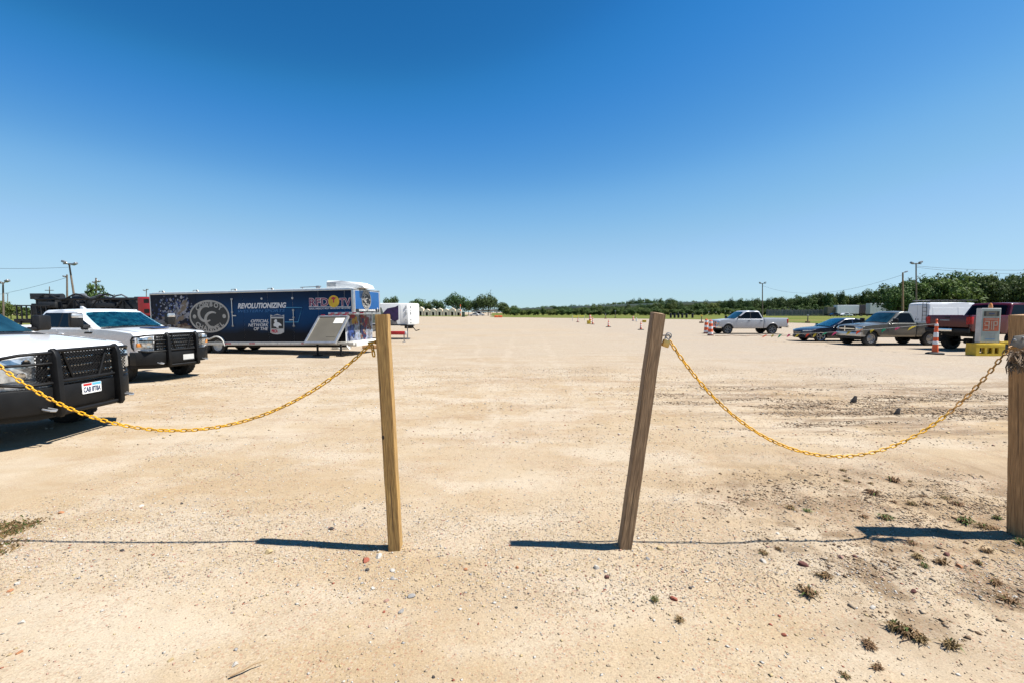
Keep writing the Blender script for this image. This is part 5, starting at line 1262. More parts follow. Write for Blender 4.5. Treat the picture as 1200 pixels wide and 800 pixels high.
# eye bolt and chain end on post 1
ey = obj('eye_bolt', tube([(cR.x+.05, cR.y+.03, cR.z+.02), (cR.x+.01, cR.y, cR.z+.02)], .006, 6), M['rust'], None)
ey.parent = P1; ey.matrix_parent_inverse = P1.matrix_world.inverted(); 
# padlock on post 2
pk = thing('padlock', 'brass padlock with a steel shackle hanging on the leaning right post', 'padlock', tuple(pt(780.2, 402.3, B2.y-.03)))
s3 = .0305
bo_ = prism(rrect(.056, .052, .008, 3), -.011, .011, bev=.003); ob = obj('lock_body', bo_, M['brass'], pk); ob.rotation_euler = (0, .35, .35)
sh_ = tube([(-.018, 0, .02), (-.020, 0, .045), (-.012, 0, .062), (.004, 0, .068), (.018, 0, .058), (.020, 0, .042), (.018, 0, .02)], .0048, 8); ob2 = obj('shackle', sh_, M['dull_steel'], pk); ob2.rotation_euler = (0, .35, .35)
sp_ = obj('staple', tube([(-.045, .03, .055), (-.01, .0, .058), (.006, -.005, .064), (.018, 0, .052)], .005, 8), M['dull_steel'], pk)
obj('ring', tube([(.020+.020*math.cos(a), .0, .055+.022*math.sin(a)) for a in [2*PI*k/14 for k in range(14)]], .0045, 8, True), M['dull_steel'], pk)
# bracket and rags on the thick post
c3 = pt(1191, 401, B3.y-.10)
br = thing('latch_bracket', 'dull grey metal latch plate on the thick right post above the rags', 'latch', tuple(c3))
obj('plate', prism([(-.045, -.02), (-.02, .045), (.06, .055), (.085, .0), (.04, -.05)], -.004, .004, bev=.0015), mat('grey_plate', (.17, .16, .145), .7, .2, var=.3, scale=30), br)
for x, z in ((-.02, .015), (.045, .03)): obj('bolt', lathe([(0, .012), (.010, .010), (.012, 0)], 8, Matrix.Translation((x, -.004, z)) @ Matrix.Rotation(PI/2, 4, 'X')), M['dull_steel'], br)
c4_ = pt(1190, 424, B3.y-.09)
rg = BM(); rn = random.Random(11)
for k in range(70):
    x = rn.uniform(-.07, .09); p = Vector((x, rn.uniform(-.03, .0), rn.uniform(-.02, .09)))
    pts = [p]; d = Vector((rn.uniform(-1, .6), rn.uniform(-.5, .1), rn.uniform(-1.2, -.2)))
    for j in range(4):
        d += Vector((rn.uniform(-.6, .6), rn.uniform(-.4, .3), rn.uniform(-.6, .3))); d.normalize(); p = p+d*rn.uniform(.015, .032); pts.append(p)
    add_tube(rg, pts, [.007, .006, .005, .004, .002], 5)
rgo = obj('rag_bundle', rg, mat('frayed_jute', (.17, .115, .07), .95, var=.5, scale=30, bump=.5), None, 50); rgo.location = c4_; tag(rgo, 'frayed brown rag wrapped round the thick right post', 'rag')

# ------------------------------------------------------------------ sign, cone, barrels, pennants
sg = gp(1155, 416.5)
SB = thing('sign_board', 'grey standing signboard with an orange notice and an amber lamp on yellow base', 'sign', (sg.x, sg.y, 0), rad(-3))
u = (sg.y)/FPX
SW, z0, z1 = 21.5*u, .55, CH+4.6*u
obj('board', prism([(-SW/2+.12, z0), (SW/2+.12, z0), (SW/2+.12, z1), (-SW/2+.12, z1)], 0, .24, bev=.012), M['dull_white'], SB)
obj('face', box((.12, -.004, (z0+z1)/2), (SW-.05, .012, z1-z0-.06)), M['sign_face'], SB)
hh = z1-z0
tp_ = obj('top_panel', box((.12, -.014, z1-.18*hh/1.0*.9), (SW-.16, .01, .16*hh)), M['panel_grey'], SB)
for s in (-1, 1):
    a_ = prism([(.12+s*.25*SW/.75-.03, z1-.13*hh), (.12+s*.25*SW/.75-.03, z1-.10*hh), (.12+s*.25*SW/.75+.03, z1-.10*hh), (.12+s*.25*SW/.75+.03, z1-.19*hh), (.12+s*.25*SW/.75+.05, z1-.19*hh), (.12+s*.25*SW/.75, z1-.235*hh), (.12+s*.25*SW/.75-.05, z1-.19*hh), (.12+s*.25*SW/.75-.03, z1-.19*hh)], -.026, -.018); obj('arrow', a_, M['print_black'], tp_)
obj('printed_line', box((.12, -.022, z1-.16*hh), (.22, .006, .05)), M['print_navy'], tp_)
np_ = obj('notice', box((.12, -.014, z0+.52*hh), (SW-.14, .01, .38*hh)), M['sign_orange'], SB)
zc_ = z0+.52*hh; nw, nh = SW-.14, .38*hh
def fig(x0, x1, y0, y1): obj('printed_figure', box((.12+nw*(x0+x1)/2, -.021, zc_+nh*(y0+y1)/2), (nw*(x1-x0), .006, nh*(y1-y0))), mat('sign_figure', (.36, .27, .21), .5), np_)
for q in ((-.40, .40, .38, .44), (-.42, -.10, .20, .28), (-.18, -.10, -.02, .20), (-.42, -.10, -.10, -.03), (-.18, -.10, -.34, -.10), (-.42, -.12, -.42, -.35), (.0, .05, -.42, .28), (.12, .20, -.42, .26), (.20, .40, .20, .28), (.34, .42, -.02, .20), (.20, .40, -.10, -.02), (-.44, -.38, .02, .16)): fig(*q)
for k in range(4): obj('printed_line', box((.12, -.013, z0+.26*hh-k*.055*hh), (.46-.07*(k % 2), .006, .022)), M['dull_steel'] if k < 3 else M['text_blue'], SB)
al = BM(); add_lathe(al, [(.07, 0), (.075, .05), (.06, .16), (.03, .21), (0, .22)], 14, Matrix.Translation((.16, .1, z1))); obj('amber_lamp', al, M['amber_lens'], SB)
BS = thing('yellow_stand', 'yellow plastic barrier foot with square openings under the grey signboard', 'barrier foot', (sg.x-.02, sg.y-.03, 0), rad(-3))
fw = 32*u
fb_ = BM()
for y0_, y1_ in ((-.08, -.02), (.34, .40)):
    add_prism(fb_, [(-fw/2+.1, 0), (fw/2+.1, 0), (fw/2+.1, .10), (-fw/2+.1, .10)], y0_, y1_)
    add_prism(fb_, [(-fw/2+.1, .34), (fw/2+.1, .34), (fw/2+.1, .50), (-fw/2+.1, .50)], y0_, y1_, bev=.01)
    xs = [-fw/2+.1+fw*q for q in (0, .12, .30, .38, .56, .64, .78, .84, 1.0)]
    for a, b_ in ((0, 1), (2, 3), (4, 5), (6, 8)): add_prism(fb_, [(xs[a], .10), (xs[b_], .10), (xs[b_], .34), (xs[a], .34)], y0_, y1_)
add_box(fb_, (.1, .16, .49), (fw-.02, .40, .03)); add_box(fb_, (-fw/2+.13, .16, .25), (.05, .40, .48)); add_box(fb_, (fw/2+.07, .16, .25), (.05, .40, .48))
obj('base', fb_, M['yellow'], BS)
obj('back_rail', box((fw/2+.75, .30, .52), (1.0, .10, .12), None, .02), M['yellow'], BS)
obj('leg', box((fw/2+1.15, .30, .25), (.08, .08, .46)), M['yellow'], BS)
pc = gp(1186, 414); PCs = thing('equipment_case', 'black equipment case on the ground behind the yellow rail near the thick post', 'case', (pc.x-.15, pc.y+.4, 0), .1)
obj('case_body', box((0, 0, .20), (.7, .4, .38), None, .03), M['black_plastic'], PCs); obj('lid', box((0, 0, .41), (.72, .42, .06), None, .02), M['black_steel'], PCs)
for s in (-1, 1): obj('catch', box((s*.2, -.21, .36), (.06, .02, .08)), M['alu'], PCs)

def tall_cone(label, loc, h, group=None, lean=0):
    root = thing('traffic_cone', label, 'traffic cone', loc, 0, group)
    k = h
    def rr(t): return (.118-.072*t)
    obj('cone', lathe([(rr(.03), .03*k), (rr(.5), .5*k), (rr(.88), .88*k), (rr(.89)-.012, .885*k), (.028, .90*k), (.028, .945*k), (.04, .955*k), (.04, .985*k), (.02, k), (0, k)], 20), M['orange'], root)
    for a, b_ in ((.28, .37), (.48, .62), (.80, .865)): obj('reflective_band', lathe([(rr(a), a*k), (rr(a)+.004, a*k+.004), (rr(b_)+.004, b_*k-.004), (rr(b_), b_*k)], 20), M['reflect_white'], root)
    obj('base', lathe([(0, 0), (.33, 0), (.33, .05), (.26, .075), (.13, .09), (0, .09)], 8), M['rubber'], root)
    root.rotation_euler = (0, lean, .3); return root
pc1 = gp(1095.5, 414.5); hc = CH+.2*0-(374-366)*pc1.y/FPX
TC = tall_cone('tall orange traffic cone with white bands on a black base behind the maroon tailgate view', tuple(pc1), hc)
TC['label'] = 'tall orange traffic cone with white bands in front of the maroon pickup'
def barrel(label, loc, h=1.0, group=None):
    root = thing('traffic_barrel', label, 'traffic barrel', loc, 0, group)
    pr = [(.0, h), (.16, h), (.19, h*.97), (.20, h*.80), (.215, h*.79), (.22, h*.62), (.235, h*.61), (.24, h*.44), (.255, h*.43), (.26, h*.27), (.275, h*.26), (.28, h*.08), (.28, .06)]
    obj('drum', lathe(pr, 22), M['orange'], root)
    for a, b_, r in ((.80, .94, .197), (.45, .60, .240), (.10, .24, .281)): obj('reflective_band', lathe([(r, a*h), (r+.006, a*h), (r+.002, b_*h), (r-.004, b_*h)], 22), M['reflect_white'], root)
    obj('handle', tube([(-.09, 0, h), (-.08, 0, h+.06), (.08, 0, h+.06), (.09, 0, h)], .018, 6), M['orange'], root)
    obj('base', lathe([(0, 0), (.38, 0), (.38, .05), (.28, .08), (0, .08)], 12), M['rubber'], root); return root
pb = gp(832.5, 393.3)
bf_ = barrel('orange and white striped traffic barrel at the nose of the silver pickup', tuple(pb), 1.18); bf_.scale = (.66, .66, 1)
p_ = gp(830.5, 391.5); bk_ = barrel('second striped traffic barrel half hidden behind the first by the silver pickup', (p_.x+.10, p_.y+.75, 0), 1.2); bk_.scale = (.66, .66, 1)
# rope of pennants from the cone to the barrel
rt = Vector((pc1.x, pc1.y-.02, hc*.86)); re = Vector((pb.x+.2, pb.y, .10))
def rope(t):
    p = rt.lerp(re, t); p.z = rt.z*(1-t)**1.15*1.0+re.z*t-.18*math.sin(PI*t)*(1-t*.4); p.z = max(p.z, .06); return p
PS = thing('pennant_string', 'sagging string of yellow, pink and green pennants in front of the grey pickup and sedan', 'pennants', tuple(rt), 0)
rts = [rope(k/60)-rt for k in range(61)]
obj('rope', tube(rts, .008, 5), M['dull_white'], PS)
cy = ['yellow_flag', 'pink', 'green_flag', 'yellow_flag', 'orange']
rn = random.Random(5)
for k in range(15):
    t = .05+k*.042+rn.uniform(-.006, .006); a = rope(t)-rt; b_ = rope(t+.013)-rt
    ln_ = rn.uniform(.26, .42); fly = Vector((-.55, rn.uniform(-.35, .1), rn.uniform(-.75, -.35))).normalized()   # flying out in the wind
    c1 = (a+b_)/2+fly*ln_*.55+Vector((0, 0, rn.uniform(-.03, .03))); c2 = (a+b_)/2+fly*ln_
    for q in (c1, c2):
        if (q+rt).z < .03: q.z = .03-rt.z
    hw_ = (b_-a)*.4
    bm = BM(); v = [bm.verts.new(q) for q in (a, b_, c1+hw_, c1-hw_, c2)]; bm.faces.new((v[0], v[1], v[2], v[3])); bm.faces.new((v[3], v[2], v[4]))
    bmesh.ops.solidify(bm, geom=bm.faces[:], thickness=.004)
    obj('pennant', bm, M[cy[k % 5]], PS, 0)
# cable on the gravel in front of the silver pickup
cb = [gp(838+k*4.0, 393.2+.35*math.sin(k*.9)+.25*math.sin(k*2.3), .03) for k in range(26)]
o_ = obj('cable', tube(cb, .016, 6), M['rust'], None); tag(o_, 'dark cable lying on the gravel along the side of the silver pickup', 'cable')

# far delineators, drums and tape on the lot
for px, py, ht, lb in ((677, 377.6, 5, 'leftmost of the small orange cones far out on the lot, by yellow tape'), (713, 383.4, 8.5, 'thin orange cone on a black base left of the leaning post, mid distance'), (751, 386.6, 10, 'orange banded cone just left of the leaning post top'), (694.5, 380.2, 9, 'orange cone standing in the cluster beside a yellow box')):
    g_ = gp(px, py); tall_cone(lb, tuple(g_), ht*g_.y/FPX, 'orange cones far out on the lot', 0)
for px, py, ht, lb in ((691.5, 377.5, 8, 'orange barrel at the back of the far cone cluster'), (742, 376.3, 5.5, 'orange barrel on the grass edge left of the leaning post'), (745.8, 376.8, 4.2, 'pale barrel beside the orange one on the grass edge')):
    g_ = gp(px, py); b = barrel(lb, tuple(g_), 1.1); k = ht*g_.y/FPX/1.1; b.scale = (k*.75, k*.75, k)
    if 'pale' in lb:
        for c in b.children:
            if c.name.startswith('drum'): c.data = c.data.copy(); c.data.materials[0] = M['dull_white']
def low_box(name, label, cat, px, py, w_, h_, m, d=.6):
    g_ = gp(px, py); r = thing(name, label, cat, tuple(g_), random.uniform(-.3, .3))
    obj('box_body', box((0, 0, h_/2), (w_, d, h_), None, .04), m, r); obj('lid', box((0, 0, h_+.03), (w_+.06, d+.06, .06), None, .02), m, r); return r
low_box('yellow_box', 'small yellow box beside the far orange cone cluster', 'box', 690, 379.8, .55, .5, M['yellow'])
low_box('yellow_box', 'tiny yellow box on the gravel right of the banded cone', 'box', 755, 377.8, .7, .35, M['yellow'])
low_box('bin', 'dark green litter bin standing at the far edge under the big trees', 'bin', 543, 371.6, 1.1, 1.9, mat('bin_green', (.02, .05, .03), .6), 1.0)
# orange barrier laid out on the far edge
g_ = gp(584, 372.2); ob_ = thing('orange_barrier', 'low orange barrier on the far edge of the lot below the trees', 'barrier', tuple(g_), .1)
for k in range(2): obj('barrier_panel', prism([(-1.4+k*1.4, 0), (-.05+k*1.4, 0), (-.1+k*1.4, .7), (-1.35+k*1.4, .7)], -.25, .25, bev=.05), M['orange_far'], ob_)
# yellow tape between stakes
for px, py in ((671, 373.6), (685, 373.3), (677, 374.0)):
    pass
tpA, tpB = gp(671, 376.2), gp(685, 375.6)
tr_ = thing('caution_tape', 'yellow caution tape strung between two stakes at the grass edge', 'tape', tuple(tpA))
d_ = tpB-tpA
for q in (Vector(), d_*.5, d_): obj('stake', box(q+Vector((0, 0, .55)), (.08, .08, 1.1)), M['dull_white'], tr_)
obj('tape', box(d_*.5+Vector((0, 0, .95)), (d_.length, .03, .09), Matrix.Rotation(math.atan2(d_.y, d_.x), 3, 'Z')), M['yellow_flag'], tr_)
# row of dark bollards at the far edge
bl0 = None
for k, px in enumerate((786, 790.5, 795, 799.5, 804.5, 811.5)):
    g_ = gp(px, 372.9)
    o_ = obj('bollard', lathe([(.32, 0), (.32, 1.25), (.26, 1.4), (0, 1.42)], 12), M['black_plastic'], None) if bl0 is None else copy_obj(bl0); bl0 = bl0 or o_
    o_.location = g_; tag(o_, 'short dark bollard in the row at the far edge right of the leaning post', 'bollard', 'dark bollards at the far edge')
# stakes with a yellow top
for px, py, yt, lb in ((822, 378.6, 369.5, 'wooden stake with a yellow head standing on the lot left of the silver pickup'), (946.5, 378.4, 369.0, 'brown marker stake with a dark foot at the grass edge left of the sedan'), (709.5, 373.6, 368.2, 'thin dark stake on the grass behind the far cones'), (721, 372.6, 364.0, 'tall thin pole on the grass left of the leaning post')):
    g_ = gp(px, py); h_ = (py-yt)*g_.y/FPX; r = thing('marker_stake', lb, 'stake', tuple(g_))
    obj('stake', lathe([(.10, 0), (.08, h_*.7), (.05, h_), (0, h_)], 8), M['pole_wood'], r)
    obj('head', box((0, 0, h_*.9), (.3, .1, h_*.2), None, .03), M['yellow'] if px < 900 and px > 800 else M['dull_steel'], r); obj('foot', box((0, 0, .12), (.6, .5, .24), None, .05), M['rust'], r)

# ------------------------------------------------------------------ trees
def crown_mesh(seed, h, wd, leaf, n_blob=26, per=85, base=.28, name='crown'):
    r = np.random.default_rng(seed); V = []; 
    cz = h*(base+(1-base)*.52); rz = h*(1-base)*.5; rx = wd/2
    for k in range(n_blob):
        d = r.normal(size=3); d /= np.linalg.norm(d); d[2] = d[2]*.9+.1
        t = r.uniform(.35, .86); c = np.array([d[0]*rx*t, d[1]*rx*t, cz+d[2]*rz*t])
        br_ = rx*r.uniform(.24, .42); n = int(per*r.uniform(.7, 1.3))
        u_ = r.normal(size=(n, 3)); u_ /= np.linalg.norm(u_, axis=1)[:, None]
        rad_ = br_*r.uniform(.55, 1.06, size=(n, 1)); p = c+u_*rad_*np.array([1, 1, .8])
        nr = u_+r.normal(size=(n, 3))*.55; nr[:, 2] += .35; nr /= np.linalg.norm(nr, axis=1)[:, None]
        a = np.cross(nr, r.normal(size=(n, 3))); a /= np.linalg.norm(a, axis=1)[:, None]; b_ = np.cross(nr, a)
        s = leaf*r.uniform(.6, 1.35, size=(n, 1))
        V.append(np.stack([p-a*s, p-b_*s*.55, p+a*s*1.05, p+b_*s*.6], 1).reshape(-1, 3))
    V = np.concatenate(V); m = len(V)//4; F_ = np.arange(m*4).reshape(-1, 4)
    me = bpy.data.meshes.new(name); me.vertices.add(len(V)); me.vertices.foreach_set('co', V.ravel()); me.loops.add(m*4); me.loops.foreach_set('vertex_index', F_.ravel())
    me.polygons.add(m); me.polygons.foreach_set('loop_start', np.arange(0, m*4, 4)); me.update(calc_edges=True); return me
def trunk_mesh(seed, h, wd, base):
    r = random.Random(seed); bm = BM(); r0 = .03*h*.8
    top = Vector((r.uniform(-.3, .3), r.uniform(-.3, .3), h*.62))
    add_tube(bm, [(0, 0, -.1), (0, 0, .25), top*.5+Vector((r.uniform(-.1, .1), 0, 0)), top], [r0*1.5, r0, r0*.75, r0*.3], 8)
    for k in range(6):
        a = 2*PI*k/6+r.uniform(-.4, .4); s = top*(.35+.1*k*.7); e = s+Vector((math.cos(a)*wd*.30, math.sin(a)*wd*.30, h*.22))
        add_tube(bm, [s, s.lerp(e, .5)+Vector((0, 0, -.1)), e], [r0*.5, r0*.35, r0*.1], 6)
    me = bpy.data.meshes.new('trunk'); bm.to_mesh(me); bm.free(); finish(me, M['bark']); return me
KINDS_ = []
for i, (wd, mk, base, nb) in enumerate(((1.0, 'leaf', .02, 32), (1.15, 'leaf_dark', .05, 36), (.85, 'leaf', .01, 28), (1.3, 'leaf_dark', .12, 38), (.95, 'leaf_light', .01, 30), (1.1, 'leaf', .08, 32))):
    cm = crown_mesh(40+i, 10, 10*wd, .34, nb, 95, base); finish(cm, M[mk], 0); KINDS_.append((cm, trunk_mesh(40+i, 10, 10*wd, base), wd))
def tree(loc, h, wd, kind, label, group=None, cat='tree'):
    cm, tm, kw = KINDS_[kind]
    r = bpy.data.objects.new('broadleaf_tree', None); COL.objects.link(r); r.location = loc; r.rotation_euler = (0, 0, random.uniform(0, 6.28))
    s = h/10; r.scale = (wd/(10*kw), wd/(10*kw), s); tag(r, label, cat, group)
    link(bpy.data.objects.new('crown', cm), r); link(bpy.data.objects.new('trunk', tm), r); return r
def tree_px(px, ytop, Y, wpx, kind, label, group=None, sink=.0):
    c = pt(px, ytop, Y); h = (c.z+.35)*(1.1+.3*sink)/(1-sink*0); return tree((c.x, Y, -sink*h), h*(1+sink), wpx*Y/FPX, kind, label, group)
def prof(tab, x):
    return float(np.interp(x, [a for a, _ in tab], [b for _, b in tab]))
rn = random.Random(21)
front = [(590, 363), (610, 362.6), (660, 362), (700, 361), (735, 359.0), (765, 357.5), (785, 356.5), (805, 358), (830, 355.5), (870, 353.5), (900, 353), (925, 351), (940, 349.5), (953, 346), (965, 347.5), (985, 345.5), (996, 348.5), (1010, 347), (1025, 342.5), (1045, 345.5), (1070, 340)]
x = 594
while x < 1072:
    Y = rn.uniform(255, 300); w_ = rn.uniform(9, 18)
    lab = 'broadleaf tree in the long green treeline below the highway bridge' if x < 812 else 'broadleaf tree in the long green treeline behind the silver pickup and sedan'
    tree_px(x, prof(front, x)+rn.uniform(-1.4, 2.6), Y, w_, rn.randrange(6), lab, 'trees of the far treeline '+('below the bridge' if x < 812 else 'on the right'))
    x += rn.uniform(4.2, 7.5)
x = 596
while x < 1060:                                            # lower scrubby trees filling the foot of the treeline
    Y = rn.uniform(235, 252); lab = 'low bushy tree at the foot of the treeline '+('below the highway bridge' if x < 812 else 'behind the parked vehicles on the right')
    tree_px(x, 363.6+rn.uniform(-2.2, 1.6)-(3.5 if x > 930 else 0), Y, rn.uniform(10, 15), rn.choice((0, 2, 4)), lab, 'low trees '+('below the bridge' if x < 812 else 'behind the vehicles'), .16)
    x += rn.uniform(6, 9)
back = [(600, 361.5), (640, 360), (700, 357.5), (725, 355.5), (740, 353.2), (755, 351), (765, 353.5), (778, 351.5), (790, 352), (800, 355), (815, 352.8), (830, 354.5)]
x = 598
while x < 832:
    Y = rn.uniform(520, 640) if x > 640 else rn.uniform(780, 900)
    tree_px(x, prof(back, x)+rn.uniform(-.2, 1.0), Y, rn.uniform(9, 16), rn.randrange(4), 'distant tree showing above the deck of the highway bridge', 'distant trees behind the bridge'); x += rn.uniform(5, 9)
grove = [(1048, 338), (1066, 331), (1085, 330), (1105, 330), (1117, 327), (1138, 326), (1152, 328.5), (1166, 327.5), (1176, 333), (1189, 328), (1205, 326), (1240, 325)]
x = 1050; k = 0
while x < 1245:
    for Y in (rn.uniform(92, 102), rn.uniform(108, 122)):
        tree_px(x+rn.uniform(-4, 4), prof(grove, x)+rn.uniform(-.5, 4.5), Y, rn.uniform(34, 50), rn.randrange(6), 'tall leafy tree in the dense grove behind the white van and maroon pickup', 'trees of the grove on the right')
    x += rn.uniform(11, 17)
for px, yt, Y, w_, kd, lb in ((456, 350.5, 200, 24, 1, 'dark tree showing over the roof of the white trailer'), (489, 351.5, 250, 20, 5, 'tree right of the white trailer behind the pale wall'), (503, 356, 255, 16, 0, 'small tree between the white trailer and the broad dark tree'), (514, 353.5, 250, 18, 1, 'tree at the left shoulder of the broad dark tree'), (534, 348.3, 240, 34, 3, 'broad dark tree behind the pale wall, left of the driveway'), (549, 353.5, 245, 16, 5, 'smaller tree leaning on the right side of the broad dark tree'), (560, 352, 235, 18, 3, 'left half of the round tree pair above the parked white cars'), (572, 348.6, 232, 28, 3, 'round dense tree standing right of the parked white cars'), (590, 356, 330, 20, 1, 'small distant tree right of the round dense tree at the bridge end'), (602, 360, 380, 16, 0, 'low distant tree at the left end of the highway bridge')):
    tree_px(px, yt, Y, w_, kd, lb)
tree_px(112, 338.5, 62, 25, 2, 'bright green bushy tree rising behind the black rig trailer')
for px, yt, Y, w_, lb in ((-4, 354, 110, 26, 'green tree at the far left edge behind the near white pickup'), (12, 359, 120, 20, 'low green tree left of the black rig trailer'), (30, 362, 130, 22, 'low green tree partly behind the left end of the rig trailer')):
    tree_px(px, yt, Y, w_, 4, lb)

# ------------------------------------------------------------------ highway bridge
pA_, pB_ = pt(556, 364.6, 760), pt(812, 355.4, 410); pC_ = Vector((330, 330, pB_.z+1.5))
BR = thing('highway_bridge', 'long concrete highway bridge on piers beyond the treeline', 'bridge', (0, 0, 0))
cl = [pA_.lerp(pB_, k/10) for k in range(11)]+[pB_.lerp(pC_, k/4) for k in range(1, 5)]
def ribbon(off0, off1, dz0, dz1):
    bm = BM(); rows = []
    for i, p in enumerate(cl):
        d = (cl[min(i+1, len(cl)-1)]-cl[max(i-1, 0)]); d.z = 0; d.normalize(); nn = Vector((d.y, -d.x, 0))
        if nn.y > 0: nn = -nn
        rows.append([bm.verts.new(p+nn*o+Vector((0, 0, z))) for o, z in ((off0, dz0), (off1, dz0), (off1, dz1), (off0, dz1))])
    for A, B in zip(rows, rows[1:]):
        for k in range(4): bm.faces.new((A[k], A[(k+1) % 4], B[(k+1) % 4], B[k]))
    bm.faces.new(rows[0]); bm.faces.new(rows[-1][::-1]); return bm
obj('deck', ribbon(-7, 7, -.5, 0), M['concrete'], BR); obj('girder', ribbon(4.5, 6, -1.5, -.502), M['concrete'], BR); obj('girder', ribbon(-6, -4.5, -1.5, -.502), M['concrete'], BR)
obj('parapet', ribbon(6.6, 7.05, .002, 1.0), M['concrete'], BR); obj('parapet', ribbon(-7.05, -6.6, .002, 1.0), M['concrete'], BR)
for i in range(len(cl)-1):
    for q in (.25, .75):
        p = cl[i].lerp(cl[i+1], q); bm = BM(); add_box(bm, (p.x, p.y, (p.z-2)/2), (1.6, 1.6, p.z-2.0)); add_box(bm, (p.x, p.y, p.z-2.6), (9, 2, 1.1)); obj('pier', bm, M['concrete'], BR)

# ------------------------------------------------------------------ pale wall, far vehicles, sheds, fence
def gable_row(px0, px1, yt, yb, label):
    a, b_ = gp(px0, yb), gp(px1, yb); Y = 228; a = pt(px0, yb, Y); b_ = pt(px1, yb, Y); r = thing('stone_wall_building', label, 'building', (a.x, Y, 0))
    Lx = b_.x-a.x; h = pt(px0, yt, Y).z
    n = 7; w_ = Lx/n
    for k in range(n):
        hh_ = h*(1.05 if k == 0 else random.uniform(.78, .95)); x0, x1 = k*w_+.15, (k+1)*w_-.15
        o_ = [(x0, 0), (x0, hh_*.8), ((x0+x1)/2, hh_), (x1, hh_*.8), (x1, 0), (x1-w_*.28, 0), (x1-w_*.28, hh_*.52), (x0+w_*.28, hh_*.52), (x0+w_*.28, 0)]
        obj('wall_bay', prism(o_, 0, 3.2), M['cream_wall'], r)
        obj('doorway', box(((x0+x1)/2, .9, hh_*.25), (w_*.4, .1, hh_*.5)), M['chassis_black'], r)
gable_row(489, 541, 360.3, 369.9, 'row of low cream walled bays with dark openings under the far trees')
rt_ = thing('red_mast', 'thin red and white mast standing in front of the broad dark tree', 'mast', (pt(539.5, 370, 225).x, 225, 0)); h_ = pt(539.5, 357, 225).z
for k in range(5): obj('mast_section', lathe([(.22, h_*k/5), (.22, h_*(k+1)/5-.02)], 8), M['orange_far' if k % 2 == 0 else 'dull_white'], rt_)
def far_car(px, py, Y, label, m, ln=4.6, kind='car'):
    c = pt(px, py, Y); r = thing('parked_'+('car' if kind == 'car' else 'van'), label, kind, (c.x, Y, 0), random.uniform(-.1, .1)+PI*(px % 2 > 1))
    hb, hr = (.85, 1.45) if kind == 'car' else (1.1, 2.2)
    ou = [(-ln/2, .3)]+arch(-ln*.30, .33, .42, .3, .3, 6)+arch(ln*.30, .33, .42, .3, .3, 6)+[(ln/2, .3), (ln/2, .65), (ln*.42, .8), (ln*.2, hb), (ln*.05, hr), (-ln*.28, hr), (-ln*.42, hb), (-ln/2, hb-.05)]
    obj('body', prism(ou, -.9, .9, bev=.08), m, r)
    for s in (1, -1): obj('side_window', prism([(ln*.16, hb+.04), (ln*.04, hr-.1), (-ln*.27, hr-.1), (-ln*.38, hb+.04)], s*.88, s*.905), M['dark_glass'], r)
    obj('windshield', prism([(ln*.205, hb+.03), (ln*.06, hr-.06), (ln*.068, hr-.05), (ln*.213, hb+.04)], -.78, .78), M['blue_glass'], r)
    t_, r2, _ = wheel_mesh(.33, .2, .21, 'alloy', 5, 'alloy'); a = None
    for x_ in (-ln*.30, ln*.30):
        for s in (1, -1):
            if a is None: a = obj('wheel', t_, M['rubber'], r); q = obj('rim', r2, M['alloy'], a); w_ = a
            else: w_ = copy_obj(a, parent=r); copy_obj(q, parent=w_)
            w_.location = (x_, s*.82, .33); w_.rotation_euler = (0, 0, 0 if s > 0 else PI)
    return r
far_car(555.5, 369, 215, 'small white car parked at left under the round tree pair', M['van_white'])
far_car(562, 369, 222, 'pale grey van parked between the white car and the round tree', M['silver_paint'], 5.2, 'van')
far_car(992, 368, 195, 'white car parked far off before the pale sheds', M['van_white'])
far_car(979, 368, 190, 'dark blue car parked far off left of the white car', M['navy_paint'])
def shed(px0, px1, yt, Y, label, m, name='storage_trailer', cat='trailer', dep=2.5):
    a, b_ = pt(px0, yt, Y), pt(px1, yt, Y); r = thing(name, label, cat, (a.x, Y, 0)); w_ = b_.x-a.x; h = a.z
    obj('box_body', prism([(0, 1.0), (w_, 1.0), (w_, h), (0, h)], 0, dep, bev=.05), m, r)
    n = max(3, int(w_/1.3))
    for k in range(n): obj('panel', box(((k+.5)*w_/n, -.012, (1.1+h-.1)/2), (w_/n-.06, .03, h-1.4)), m, r)
    obj('undercarriage', box((w_/2, dep/2, .65), (w_*.9, dep*.7, .6)), M['chassis_black'], r)
    for x_ in (w_*.15, w_*.25, w_*.85): 
        t_, r2, _ = wheel_mesh(.5, .25, .28, 'alloy', 5, 'steel'); a_ = obj('wheel', t_, M['rubber'], r); obj('rim', r2, M['dull_steel'], a_); a_.location = (x_, .15, .5); a_.rotation_euler = (0, 0, PI)
shed(981.5, 1007, 357.8, 205, 'white box trailer far off above the sedan roof', M['van_white'])
shed(1007.5, 1019, 357.5, 207, 'dark box trailer between the two far white trailers', mat('dark_shed', (.05, .04, .045), .7))
shed(1020, 1050, 355.6, 200, 'long pale box trailer far off above the grey pickup roof', M['dull_white'])
shed(970, 980.5, 360.2, 206, 'small white roofed shed left of the far white trailer', M['panel_grey'], 'shed', 'shed')
fa, fb2 = pt(898, 361.5, 215), pt(971, 360.5, 212); FN = thing('board_fence', 'weathered grey board fence at the foot of the treeline left of the far trailers', 'fence', (fa.x, 215, 0))
fl = fb2.x-fa.x; nB = 60
bd = None
for k in range(nB):
    h_ = 3.0+.25*math.sin(k*1.7)
    if bd is None: bd = obj('board', box((0, 0, 1.5), (fl/nB-.05, .06, 3.0)), mat('grey_board', (.15, .145, .15), .9, var=.3), FN); q = bd
    else: q = copy_obj(bd, parent=FN)
    q.location = ((k+.5)*fl/nB, -3*k/nB+random.uniform(-.02, .02), 0); q.scale = (1, 1, h_/3)

